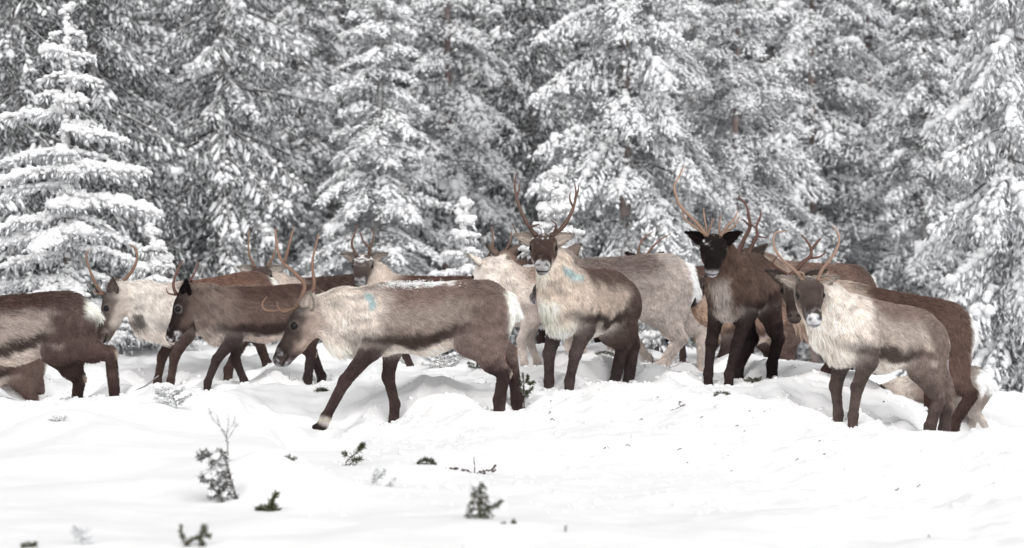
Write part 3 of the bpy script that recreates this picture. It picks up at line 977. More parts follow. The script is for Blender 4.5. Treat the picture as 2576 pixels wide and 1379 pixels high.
def build_deer(a, vox=0.0125):
    prims = deer_prims(a)
    s = a['s']
    lo = np.min([prim_box(p)[0] for g, p, k in prims if g != '-'], 0) - .06
    hi = np.max([prim_box(p)[1] for g, p, k in prims if g != '-'], 0) + .06
    dim = np.ceil((hi - lo) / vox).astype(int) + 1
    f = np.full(dim, .12, np.float32)
    axs = [lo[i] + np.arange(dim[i]) * vox for i in range(3)]
    for g, p, k in prims:
        b0, b1 = prim_box(p)
        m = k + .03 if g != '-' else .01
        i0 = np.clip(np.floor((b0 - m - lo) / vox).astype(int), 0, dim)
        i1 = np.clip(np.ceil((b1 + m - lo) / vox).astype(int) + 1, 0, dim)
        sl = tuple(slice(i0[i], i1[i]) for i in range(3))
        G = np.stack(np.meshgrid(*[axs[i][sl[i]] for i in range(3)], indexing='ij'), -1)
        d = prim_dist(p, G).astype(np.float32)
        if g == '-':
            f[sl] = -smin(-f[sl], d, k)
        else:
            f[sl] = smin(f[sl], d, k)
    V, Q = surface_nets(f, lo, vox)
    # normals from the field
    gx, gy, gzz = np.gradient(f)
    ii = np.clip(np.round((V - lo) / vox).astype(int), 0, dim - 1)
    N = nrm(np.stack([gx[tuple(ii.T)], gy[tuple(ii.T)], gzz[tuple(ii.T)]], 1))
    gd = {}
    for g, p, k in prims:
        if g == '-': continue
        d = prim_dist(p, V)
        gd[g] = np.minimum(gd[g], d) if g in gd else d
    rgb, ln, flow, Wt = coat_colors(a, V, N, gd)
    Vw = a['toW'](V)
    base = a['toW'](np.array([-.05, 0, 0.]))
    base[2] = gz(base[0], base[1])
    root = empty('reindeer', base, a['label'], 'reindeer', 'reindeer of the herd')
    body = mesh_obj('body', Vw, Q, M_COAT, root, base, True, rgb)
    # eyes
    v, fc, low = ico()
    for sg in (1, -1):
        p = a['hp'](.112, .083 * sg, -.070)
        mesh_obj('eye', a['toW'](p) + v * .0235 * s, fc, M_EYE, root, base)
    build_ears(a, root, base)
    # antlers: polylines of the beam and its tines
    if a.get('antl'):
        hd = a['H3']
        # left and right antler are two parts: split by the side of the head the base starts on
        groups = {1: Geo(), -1: Geo()}
        last_side, last_dz = 1, 0.0
        midpx = a['P'][0]
        col = np.array(a['ac'])
        bL = a['toW'](a['hp'](.0, .045, -.015)); bR = a['toW'](a['hp'](.0, -.045, -.015))
        pl = project(np.array([bL, bR]))
        mains = [q for q in a['antl'] if abs(q[0][0][1] - a['P'][1]) < 14 and q[1] > .0105]
        for pts, r, dz in a['antl']:
            p0 = pts[0]
            dl, dr = abs(p0[0] - pl[0][0]), abs(p0[0] - pl[1][0])
            rooted = abs(p0[1] - a['P'][1]) < 20
            side = (1 if dl < dr else -1) if rooted else last_side
            b = bL if side == 1 else bR
            d0 = b[1]
            if not rooted: d0 = b[1] + last_dz * .6
            n = len(pts)
            q = [unproj(p[0], p[1], d0 + dz * (i / max(n - 1, 1))) for i, p in enumerate(pts)]
            if rooted: q = [b + (q[0] - b) * .35] + q[1:] if np.linalg.norm(q[0] - b) > .02 else q
            m = max(10, 6 * n)
            path = spline(q, m)
            t = np.linspace(0, 1, m)
            rr = r * 1.12 * (1.0 - .70 * t ** 1.4) * (1 + .06 * np.sin(t * 23 + r * 900))
            if rooted and r > .0105: rr[:2] *= 1.35
            cc = col[None] * (0.72 + .55 * t[:, None]) * (1 + .15 * (vnoise(path[:, 0] * 40, path[:, 1] * 40, path[:, 2] * 40)[:, None] - .5))
            tv, tq, tt = tube(path, rr, 8)
            cv = np.vstack([np.repeat(cc, 8, axis=0), cc[:1], cc[-1:]])
            groups[side].add(tv, tq, tt)
            groups[side].c[-1] = cv
            if rooted: last_side, last_dz = side, dz
        for sg in (1, -1):
            if groups[sg].n:
                groups[sg].build('antler', M_ANTLER, root, base, cols=True)
    # fur
    nf = a['fur']
    fur_curves(a, body, Vw, Q, N @ a['M'], rgb, ln, flow @ a['M'], nf, base)
    a['mesh'] = (V, N, Vw, root, base)
    if a.get('backsnow'): back_snow(a)


def build_ears(a, root, base):
    nu, nv = 12, 9
    c = a.get('earc', a['c']['ear'])
    for sg in (1, -1):
        e = np.array(a.get('ear', (-.4, .8, .4)), float)
        ax = nrm(np.array([e[0], e[1] * sg, e[2]]))
        fw = np.array([1.0, .35 * sg, -.1]) if a['hz'] else np.array([.50, .95 * sg, 0.05])
        fw = nrm(fw - ax * (fw @ ax))
        bx = np.cross(fw, ax)
        c0 = np.array([-.055, .060 * sg, -.062]) if a['hz'] else np.array([-.03, .085 * sg, -.078])
        L = .155
        u = np.linspace(0, 1, nu)[:, None]; v = np.linspace(-1, 1, nv)[None, :]
        w = .054 * np.clip(np.sin(math.pi * np.clip(u, 0, 1) ** .80), 0, 1) ** .62 * (1 - .25 * u) + .012 * (1 - u)
        w[-1] = .003
        ang = v * (1.25 - .55 * u)
        out = []
        for th in (0.0, .010):
            rr = w / 1.05
            X = L * u + 0 * v
            Y = rr * np.sin(ang) * 1.15
            Z = rr * (1 - np.cos(ang)) * 1.1 - .012 - th
            out.append(c0 + X[..., None] * ax + Y[..., None] * bx + Z[..., None] * fw + (u * u * .02)[..., None] * fw)
        V = np.concatenate([o.reshape(-1, 3) for o in out])
        i = np.arange(nu - 1)[:, None] * nv + np.arange(nv - 1)[None]
        Q0 = np.stack([i, i + 1, i + nv + 1, i + nv], -1).reshape(-1, 4)
        m = nu * nv
        Q = [Q0, Q0[:, ::-1] + m]
        for col in (0, nv - 1):
            j = np.arange(nu - 1) * nv + col
            Q.append(np.stack([j, j + nv, j + nv + m, j + m], 1) if col == 0 else np.stack([j + nv, j, j + m, j + nv + m], 1))
        j = (nu - 1) * nv + np.arange(nv - 1)
        Q.append(np.stack([j, j + 1, j + 1 + m, j + m], 1))
        U = np.broadcast_to(u, (nu, nv)).ravel(); Vv = np.abs(np.broadcast_to(v, (nu, nv))).ravel()
        r = np.random.default_rng(int(sg + 5))
        str_ = .5 + .5 * np.sin(np.broadcast_to(v, (nu, nv)).ravel() * 9)
        inner = c[None] * (.75 + .65 * str_ * smooth(.9, .2, Vv))[:, None]
        rim = smooth(.78, .98, np.maximum(Vv, U))
        inner = inner * (1 - .5 * rim)[:, None]
        outer = np.tile(c * .95, (m, 1)) * (1 - .3 * rim)[:, None]
        cols = np.clip(np.concatenate([inner, outer]), .005, .9)
        W = a['toW'](np.array([a['hp'](*q) for q in V]))
        mesh_obj('ear', W, np.vstack(Q), M_COAT, root, base, True, cols)
        # short hairs along ear edges and inside
        pt = W[:m][Vv > -1]
        n = 700
        k = r.integers(0, m, n)
        Wd = a['M'].T @ (ax @ a['HMl'])
        # hairs
        P = W[k] + r.normal(size=(n, 3)) * .006
        D = nrm(Wd[None] + r.normal(size=(n, 3)) * .5) * (.006 + .008 * r.random(n))[:, None]
        a.setdefault('earhair', []).append((P, D, np.clip(cols[k] * (.8 + .5 * r.random(n))[:, None], 0, .9)))


def fur_curves(a, body, V, Q, N, rgb, ln, flow, n, base):
    r = np.random.default_rng(ord(a['id']))
    T = np.vstack([Q[:, [0, 1, 2]], Q[:, [0, 2, 3]]])
    ar = np.linalg.norm(np.cross(V[T[:, 1]] - V[T[:, 0]], V[T[:, 2]] - V[T[:, 0]]), axis=1)
    L = ln[T].mean(1)
    ar = ar * np.clip(.035 / L, .6, 3.0)
    # only what stands above the snow
    cs = np.cumsum(ar)
    ti = np.searchsorted(cs, r.random(n) * cs[-1])
    ti = np.clip(ti, 0, len(T) - 1)
    u, v = r.random(n), r.random(n)
    m = u + v > 1
    u[m], v[m] = 1 - u[m], 1 - v[m]
    w = np.stack([1 - u - v, u, v], 1)
    tri = T[ti]
    def itp(X): return (X[tri] * (w[..., None] if X.ndim == 2 else w)).sum(1)
    P, Nn, Cc, Ln, Fl = itp(V), nrm(itp(N)), itp(rgb), itp(ln), itp(flow)
    s = a['s']
    Ln = Ln * s * (0.6 + .8 * r.random(n))
    # combed along the flow, with locks that lean together
    fx = np.stack([vnoise(P[:, 0] * 14, P[:, 1] * 14, P[:, 2] * 14, 31), vnoise(P[:, 0] * 14, P[:, 1] * 14, P[:, 2] * 14, 32), vnoise(P[:, 0] * 14, P[:, 1] * 14, P[:, 2] * 14, 33)], 1) - .5
    Fl = nrm(Fl) + fx * .55 + r.normal(size=(n, 3)) * .20
    Tn = nrm(Fl - Nn * (Fl * Nn).sum(1, keepdims=True))
    d0 = nrm(Tn * .75 + Nn * .62)
    d1 = nrm(Tn + Nn * .12 + np.array([0, 0, -.18]))
    P = P - Nn * .004
    p1 = P + d0 * Ln[:, None] * .4
    p2 = p1 + nrm(d0 * .4 + d1 * .6) * Ln[:, None] * .3
    p3 = p2 + d1 * Ln[:, None] * .3
    pts = np.stack([P, p1, p2, p3], 1) - base
    lock = vnoise(P[:, 0] * 30, P[:, 1] * 30, P[:, 2] * 30, 41)
    Cc = Cc * 1.12 * (0.80 + .34 * r.random(n) + .46 * (lock - .5))[:, None] * 1.10
    dark = (r.random(n) < .08)
    Cc[dark] *= .6
    for q, dd, cc in a.get('earhair', []):
        pts = np.concatenate([pts, np.stack([q, q + dd * .4, q + dd * .7, q + dd], 1) - base])
        Cc = np.concatenate([Cc, cc])
    n = len(pts)
    cu = bpy.data.hair_curves.new('fur')
    cu.add_curves([4] * n)
    cu.points.foreach_set('position', pts.astype(np.float32).ravel())
    ra = cu.attributes.new('radius', 'FLOAT', 'POINT')
    rad = np.tile(np.array([1.0, .95, .7, .15], np.float32), n) * np.repeat((.0012 + .0010 * r.random(n)) * s * (1 if n > 30000 else 1.5), 4).astype(np.float32)
    ra.data.foreach_set('value', rad.astype(np.float32))
    ca = cu.attributes.new('coat', 'FLOAT_COLOR', 'CURVE')
    c4 = np.ones((n, 4), np.float32); c4[:, :3] = np.clip(Cc, 0, .93)
    ca.data.foreach_set('color', c4.ravel())
    cu.materials.append(M_FUR)
    o = bpy.data.objects.new('fur', cu)
    COL.objects.link(o)
    o.parent = body
    o['kind'] = 'stuff'


def back_snow(a):
    V, N, Vw, root, base = a['mesh']
    px = project(Vw)
    x0, x1 = a['backsnow']
    r = np.random.default_rng(5)
    sel = np.where((px[:, 0] > x0 - 10) & (px[:, 0] < x1 + 60) & ((N @ a['M'])[:, 2] > .35) & (V[:, 2] > .93))[0]
    u = (px[sel, 0] - x0) / (x1 - x0)
    w = np.clip(1.2 - np.abs(u - .45) * 1.9, .05, 1) * smooth(.25, .6, (N @ a['M'])[sel, 2])
    nz = vnoise(Vw[sel, 0] * 12, Vw[sel, 1] * 12, Vw[sel, 2] * 12, 77)
    w = w * smooth(.3, .6, nz + w * .25)
    ch = sel[r.random(len(sel)) < w * .45]
    if len(ch) == 0: return
    P = np.repeat(Vw[ch] + (N @ a['M'])[ch] * .018, 6, axis=0)
    P = P + r.normal(size=P.shape) * .010
    ch = np.repeat(ch, 6)
    bv, bt = blobs(P, .002 + .005 * r.random(len(ch)) ** 2, .6, .3, 3, low=True)
    o = mesh_obj('snow_dusting', bv, bt, M_RIME, root, base)
    o['kind'] = 'stuff'


for a in HERD:
    build_deer(a, 0.0145 if a['fur'] > 40000 else (0.02 if a['fur'] > 10000 else .026))
# ------------------------------------------------------------------ the forest
def spindles3(P, U, L, R, c):
    n = len(P)
    U = nrm(U)
    ref = np.where(np.abs(U[:, 2:3]) > 0.9, np.array([[1.0, 0, 0]]), np.array([[0, 0, 1.0]]))
    A = nrm(np.cross(U, ref)); B = np.cross(U, A)
    L = np.asarray(L)[:, None]; R = np.asarray(R)[:, None]
    mid = P + U * L * 0.5
    V = np.stack([P, mid + A * R, mid + (-.5 * A + .866 * B) * R, mid + (-.5 * A - .866 * B) * R, P + U * L], 1).reshape(-1, 3)
    t = np.array([[0, 2, 1], [0, 3, 2], [0, 1, 3], [4, 1, 2], [4, 2, 3], [4, 3, 1]])
    T = (np.arange(n)[:, None, None] * 5 + t[None]).reshape(-1, 3)
    return V, T, np.repeat(c, 5, axis=0)


def fingers(P, U, L, R, r):
    """rounded fingers of snow lying along the twigs: two rings of five"""
    n = len(P)
    U = nrm(U)
    ref = np.where(np.abs(U[:, 2:3]) > 0.92, np.array([[1.0, 0, 0]]), np.array([[0, 0, 1.0]]))
    A = nrm(np.cross(U, ref)); B = np.cross(A, U)
    th = np.arange(5) / 5 * 6.283
    V = [P]
    for f, w in ((.22, .85), (.72, 1.0)):
        ctr = P + U * (L * f)[:, None]
        for k in range(5):
            q = R * w * (.8 + .4 * r.random(n))
            V.append(ctr + A * (q * math.cos(th[k]))[:, None] + B * (q * math.sin(th[k]) * .85)[:, None])
    V.append(P + U * L[:, None])
    V = np.stack(V, 1).reshape(-1, 3)
    t = []
    for k in range(5):
        j = (k + 1) % 5
        t += [[0, 1 + j, 1 + k], [1 + k, 1 + j, 6 + j], [1 + k, 6 + j, 6 + k], [6 + k, 6 + j, 11]]
    T = (np.arange(n)[:, None, None] * 12 + np.array(t)[None]).reshape(-1, 3)
    return V, T


def conifer(seed, H, R, kind, trunk_mat, twig_mat, dens=1.0, snow=1.0):
    """prototype tree at the origin -> list of (part name, mesh, children)"""
    r = np.random.default_rng(seed)
    trunk, limb, lump = Geo(), Geo(), []
    tp = []
    zz = np.linspace(-.3, H, 16)
    off = np.cumsum(r.normal(size=(16, 2)) * .018, axis=0)
    tp = np.stack([off[:, 0], off[:, 1], zz], 1)
    r0 = .008 * H + .02
    trunk.tube(tp, r0 * np.clip(1 - zz / H, .04, 1) ** .8 + .006, 9)
    def axis(h): return np.array([np.interp(h, zz, off[:, 0]), np.interp(h, zz, off[:, 1]), h])
    SP, SU, SL, SR, SC = [], [], [], [], []
    FP, FU, FL, FR = [], [], [], []
    h = .35 if kind != 'pine' else .5
    while h < H * .985:
        u = h / H
        nb = int(r.integers(4, 7))
        az0 = r.random() * 6.283
        for b in range(nb):
            az = az0 + b * 6.283 / nb + r.normal() * .25
            hb = h + r.normal() * .07
            u = np.clip(hb / H, 0, .99)
            dead = False
            if kind == 'pine':
                crown = .20
                dead = u < crown
                prof = (np.clip((1 - u) / (1 - crown), 0, 1) ** .62) * (1.0 if not dead else .62)
                if dead and r.random() < .08: continue
                el = math.radians(r.normal(-4 + 34 * u * u, 13)) if not dead else math.radians(r.normal(-6, 12))
                droop, upc = (.55, .12) if not dead else (.35, .05)
            elif kind == 'droop':
                prof = np.clip(1 - u, 0, 1) ** .80
                el = math.radians(r.normal(-16 + 40 * u * u, 7)); droop, upc = .55, .26
            else:
                prof = np.clip(1 - u, 0, 1) ** .78
                el = math.radians(r.normal(-6 + 36 * u * u, 9)); droop, upc = .58, .16
            L = R * prof * (.68 + .5 * r.random()) + .12
            n = max(5, int(L / .09))
            t = np.linspace(0, 1, n)
            d = np.array([math.cos(az), math.sin(az), 0])
            lat = np.array([-math.sin(az), math.cos(az), 0])
            bend = r.normal() * .12
            path = axis(hb) + d * (L * t * math.cos(el))[:, None] + lat * (bend * L * t * t)[:, None]
            path[:, 2] += L * (math.sin(el) * t - droop * t ** 2 + upc * t ** 3)
            rb = (.008 + .010 * L)
            limb.tube(path[::2] if n > 8 else path, np.linspace(rb, rb * .35, len(path[::2] if n > 8 else path)), 4)
            # side twigs
            st = .070 / dens
            ts = np.arange(.03 if not dead else .25, 1.0, st / L)
            ts = np.clip(ts + r.normal(size=len(ts)) * .01, 0, 1)
            for sg in (1, -1):
                if dead and r.random() < .15: continue
                p0 = np.stack([np.interp(ts, t, path[:, i]) for i in range(3)], 1)
                l2 = ((.34 if kind != 'pine' else .40) * L * np.clip(1 - ts, 0, 1) ** .55 * np.clip(ts * 4, .35, 1) + .07) * (.7 + .6 * r.random(len(ts)))
                l2 = np.minimum(l2, .52)
                hang = {'droop': 1.15, 'fir': .42, 'pine': .55}[kind] * (.5 + r.random(len(ts)))
                if dead: hang = .3 * r.random(len(ts)); l2 *= .6
                u2 = nrm(d[None] * .75 + lat[None] * sg * (.85 + .25 * r.normal(size=len(ts)))[:, None] - np.array([[0, 0, 1]]) * hang[:, None] + 0)
                if not dead:
                    pr = {'droop': .55, 'fir': .95, 'pine': .95}[kind] * (.55 + .45 * snow)
                    load_b = .55 + .75 * vnoise(p0[:, 0] * 2.5 + seed, p0[:, 1] * 2.5, p0[:, 2] * 2.5, seed)
                    on = r.random(len(ts)) < pr * load_b * (.45 + .6 * ts)
                    k2 = np.where(on)[0]
                    st_ = .25 + .2 * r.random(len(k2))
                    fu = u2[k2] + np.array([0, 0, -.28])
                    FP.append(p0[k2] + u2[k2] * (l2[k2] * st_)[:, None] + np.array([0, 0, .012])); FU.append(fu)
                    FL.append(np.clip(l2[k2] * (.80 - st_ * .5), .08, .24)); FR.append((.015 + .016 * r.random(len(k2))) * (.7 + .6 * load_b[k2]))
                step = .075 / dens
                m = np.maximum(2, (l2 / step).astype(int))
                rep = np.repeat(np.arange(len(ts)), m)
                k = np.concatenate([np.arange(q) for q in m])
                f = (k + .3 + .5 * r.random(len(k))) / m[rep]
                P = p0[rep] + u2[rep] * (l2[rep] * f)[:, None]
                P[:, 2] -= l2[rep] * f * f * (.35 if kind == 'droop' else .15)
                nn = len(P)
                alt = np.where(k % 2 == 0, 1, -1)[:, None]
                perp = nrm(np.cross(u2[rep], np.array([0, 0, 1.0])) + 1e-6)
                if kind == 'pine' and not dead:
                    U = u2[rep] * .5 + r.normal(size=(nn, 3)) * .6 + np.array([0, 0, -.10])
                    ll, rr = .085 + .05 * r.random(nn), .023 + .013 * r.random(nn)
                elif kind == 'droop':
                    U = u2[rep] * .6 + perp * alt * .40 + np.array([0, 0, -.70]) + r.normal(size=(nn, 3)) * .34
                    ll, rr = .09 + .08 * r.random(nn), .012 + .009 * r.random(nn)
                else:
                    U = u2[rep] * .75 + perp * alt * .55 + np.array([0, 0, -.25]) + r.normal(size=(nn, 3)) * .36
                    ll, rr = .08 + .06 * r.random(nn), .015 + .012 * r.random(nn)
                if dead: ll, rr = ll * 1.2, rr * .5
                SP.append(P); SU.append(U); SL.append(ll); SR.append(rr)
                SC.append(np.repeat(np.clip(r.normal(size=(len(ts), 1)) * .10, -.25, .25)[rep] + r.normal(size=(nn, 1)) * .03, 3, axis=1))
            # snow resting on the branch: a broken ridge along its top, lumps on the twigs
            if not dead and u < .985:
                load = snow * (.35 + 1.0 * r.random() ** 1.5)
                m = int(L * (9 if snow < 1.4 else 16) * dens) + 2
                tt = np.clip(.22 + .80 * (np.arange(m) + r.random(m)) / m, 0, 1)
                keep = r.random(m) < .35 + .45 * load
                for q0 in tt[keep]:
                    p = np.array([np.interp(q0, t, path[:, i]) for i in range(3)])
                    q = (.022 + .030 * r.random() ** 1.5 * load) * (1 + .25 * L)
                    lump.append((*(p + lat * r.normal() * .03 + np.array([0, 0, q * .5])), q))
                m2 = r.poisson(3 * L * load)
                for _ in range(m2):
                    q0 = .2 + .8 * r.random()
                    p = np.array([np.interp(q0, t, path[:, i]) for i in range(3)])
                    o = r.normal() * .16 * L * (1.1 - q0 * .6)
                    q = .018 + .024 * r.random() ** 2
                    lump.append((*(p + lat * o + d * r.random() * .08 - np.array([0, 0, abs(o) * (.9 if kind == 'droop' else .35)])), q))
                if r.random() < .10 * snow and L > .5:           # a heavy pillow
                    q0 = .5 + .45 * r.random()
                    p = np.array([np.interp(q0, t, path[:, i]) for i in range(3)])
                    for w in range(7):
                        q = .05 + .035 * r.random()
                        lump.append((*(p + d * r.normal() * .07 + lat * r.normal() * .07 + np.array([0, 0, .02 - abs(r.normal()) * .04])), q))
        h += {'droop': .31, 'fir': .27, 'pine': .38}[kind] * (.8 + .4 * r.random()) * (1 + .35 * (h > 8))
    g = Geo()
    V, T, Cc = spindles3(np.vstack(SP), np.vstack(SU), np.concatenate(SL), np.concatenate(SR), np.vstack(SC))
    g.add(V, None, T, Cc)
    lump = np.array(lump)
    lg = Geo()
    bv, bt = blobs(lump[:, :3], lump[:, 3] * 1.15, .75, .35, seed, low=True)
    lg.add(bv, None, bt)
    FPv = np.vstack(FP)
    fv, ft = fingers(FPv, np.vstack(FU), np.concatenate(FL), np.concatenate(FR), r)
    lg.add(fv, None, ft)
    print('TREE', kind, 'spindles', len(V) // 5, 'lumps', len(lump))
    return dict(trunk=trunk, limbs=limb, foliage=g, snow=lg, tm=trunk_mat, wm=twig_mat)


def tree_mesh(P):
    root = bpy.data.objects.new('proto', None)
    out = {}
    for nm, mt in (('trunk', P['tm']), ('limbs', M_BARK), ('foliage', P['wm']), ('snow', M_TREESNOW)):
        o = P[nm].build(nm, mt, cols=(nm == 'foliage'))
        out[nm] = o.data
        bpy.data.objects.remove(o)
    bpy.data.objects.remove(root)
    return out


PROTO = {
    'droopA': tree_mesh(conifer(11, 9.5, 1.75, 'droop', M_BARK, M_TWIG_D, 1.0, .7)),
    'droopB': tree_mesh(conifer(12, 9.0, 1.65, 'droop', M_BARK, M_TWIG, 1.0, 1.6)),
    'dark': tree_mesh(conifer(17, 9.5, 1.6, 'droop', M_BARK, M_TWIG_DD, .95, .25)),
    'firA': tree_mesh(conifer(13, 7.2, 1.5, 'fir', M_BARK, M_TWIG, 1.15, 1.0)),
    'firB': tree_mesh(conifer(14, 9.0, 1.6, 'fir', M_BARK, M_TWIG_D, 1.0, .8)),
    'pineA': tree_mesh(conifer(15, 9.0, 1.75, 'pine', M_BARK_P, M_TWIG, 1.1, 1.2)),
    'pineB': tree_mesh(conifer(16, 8.0, 1.5, 'pine', M_BARK_P, M_TWIG, 1.1, 1.0)),
}


def place_tree(kind, px, d, sc, rz, label, group=None, name=None, wide=1.0):
    x = (px - CX) / F_PX * d
    name = name or ('pine_tree' if kind.startswith('pine') else 'spruce_tree')
    root = empty(name, (x, d, gz(x, d) - .05), label, 'tree', group)
    root.rotation_euler = (0, 0, rz)
    root.scale = (sc * wide, sc * wide, sc)
    me = PROTO[kind]
    tr = link('trunk', me['trunk'], root)
    lb = link('limbs', me['limbs'], root)
    cr = link('crown', me['foliage'], root)
    sl = link('snow_load', me['snow'], cr)
    lb['kind'] = cr['kind'] = sl['kind'] = 'stuff'
    return root


FRONT = [
    ('droopA', 545, 43, .95, .3, 'large dark drooping spruce with a tall trunk right of the young white spruce', 1.0),
    ('firA', 935, 42, .82, 1.0, 'broad bright frosted spruce behind the snow backed striding reindeer', .95),
    ('pineB', 1130, 45, 1.0, 2.0, 'frosted pine with a bare reddish trunk right of the broad bright spruce', .85),
    ('pineA', 1582, 41, 1.0, .5, 'tall white frosted pine left of the thin pale antlers of the black faced reindeer', .78),
    ('pineB', 1850, 43, .80, 4.0, 'round topped frosted pine above the black faced reindeer', .95),
    ('pineA', 2045, 47, .95, 2.6, 'frosted pine with reddish trunk above the rightmost antlers', .9),
    ('firB', 2330, 46, .92, 3.3, 'slender grey spruce between the rear brown reindeer and the snow heavy spruce', .75),
    ('droopB', 2535, 37, .95, 5.0, 'snow heavy spruce with drooping boughs at the right edge', .82),
    ('dark', 215, 42, 1.0, 3.9, 'dark spruce directly behind the young white spruce', .95),
    ('firB', 760, 50, .95, 5.1, 'grey spruce in the gap between the dark drooping and the broad bright spruce', .9),
    ('dark', 1330, 46, .9, 2.9, 'dark frosted spruce left of the forked antlers between two pines', .85),
    ('firA', 1722, 48, .92, 0.2, 'frosted spruce behind the long thin antler of the black faced reindeer', .8),
    ('pineB', 2190, 49, .95, 1.2, 'frosted pine left of the slender grey spruce', .85),
    ('dark', 125, 44, 1.0, 1.2, 'dark spruce hidden behind the tip of the young white spruce', 1.0),
    ('dark', 30, 41, 1.0, 2.2, 'dark spruce at the left edge of the forest', 1.0),
]
for k, px, d, sc, rz, lb, w in FRONT:
    place_tree(k, px, d, sc, rz, lb, 'front trees of the frosted forest', wide=w)

BACK_LABEL = dict(dark='dark green grey spruce deep in the forest with little snow, depth shade put into its colour', droopA='frosted dark spruce deep in the forest with long hanging twigs', droopB='frosted drooping spruce deep in the forest under heavy snow', firA='bright frosted fir deep in the forest behind the front trees', firB='grey frosted spruce deep in the forest behind the front trees',
                  pineA='frosted tall pine deep in the forest behind the front trees', pineB='frosted short pine deep in the forest behind the front trees')
_r = np.random.default_rng(21)
_names = list(PROTO)
n_back = 0
for row, (d, step) in enumerate(((52, 2.3), (58, 2.2), (65, 2.2), (73, 2.2), (82, 2.2))):
    half = 1288 / F_PX * d + 2.2
    x = -half + _r.random() * step
    while x < half:
        k = ['dark', 'firB', 'dark', 'droopB', 'pineB', 'dark', 'droopA', 'dark'][int(_r.integers(0, 8))]  # mostly dark kinds: shade between the rear trees is put into their colour
        dd = d + _r.normal() * 1.4
        xx = x + _r.normal() * .35
        place_tree(k, CX + xx / dd * F_PX, dd, (.95 + .4 * _r.random()) * (1 + .06 * row), _r.random() * 6.28,
                   BACK_LABEL[k], BACK_LABEL[k].split(' deep')[0] + 's deep in the forest', wide=.95 + .25 * _r.random())
        n_back += 1
        x += step * (.75 + .5 * _r.random())
for i in range(26):                                   # young firs below the big trees
    dd = 44 + 12 * _r.random()
    xx = (_r.random() * 2 - 1) * (1288 / F_PX * dd + 1)
    place_tree('firA', CX + xx / dd * F_PX, dd, .30 + .25 * _r.random(), _r.random() * 6.28, 'small frosted fir growing low between the forest trunks', 'low young firs at the forest edge', wide=1.2)
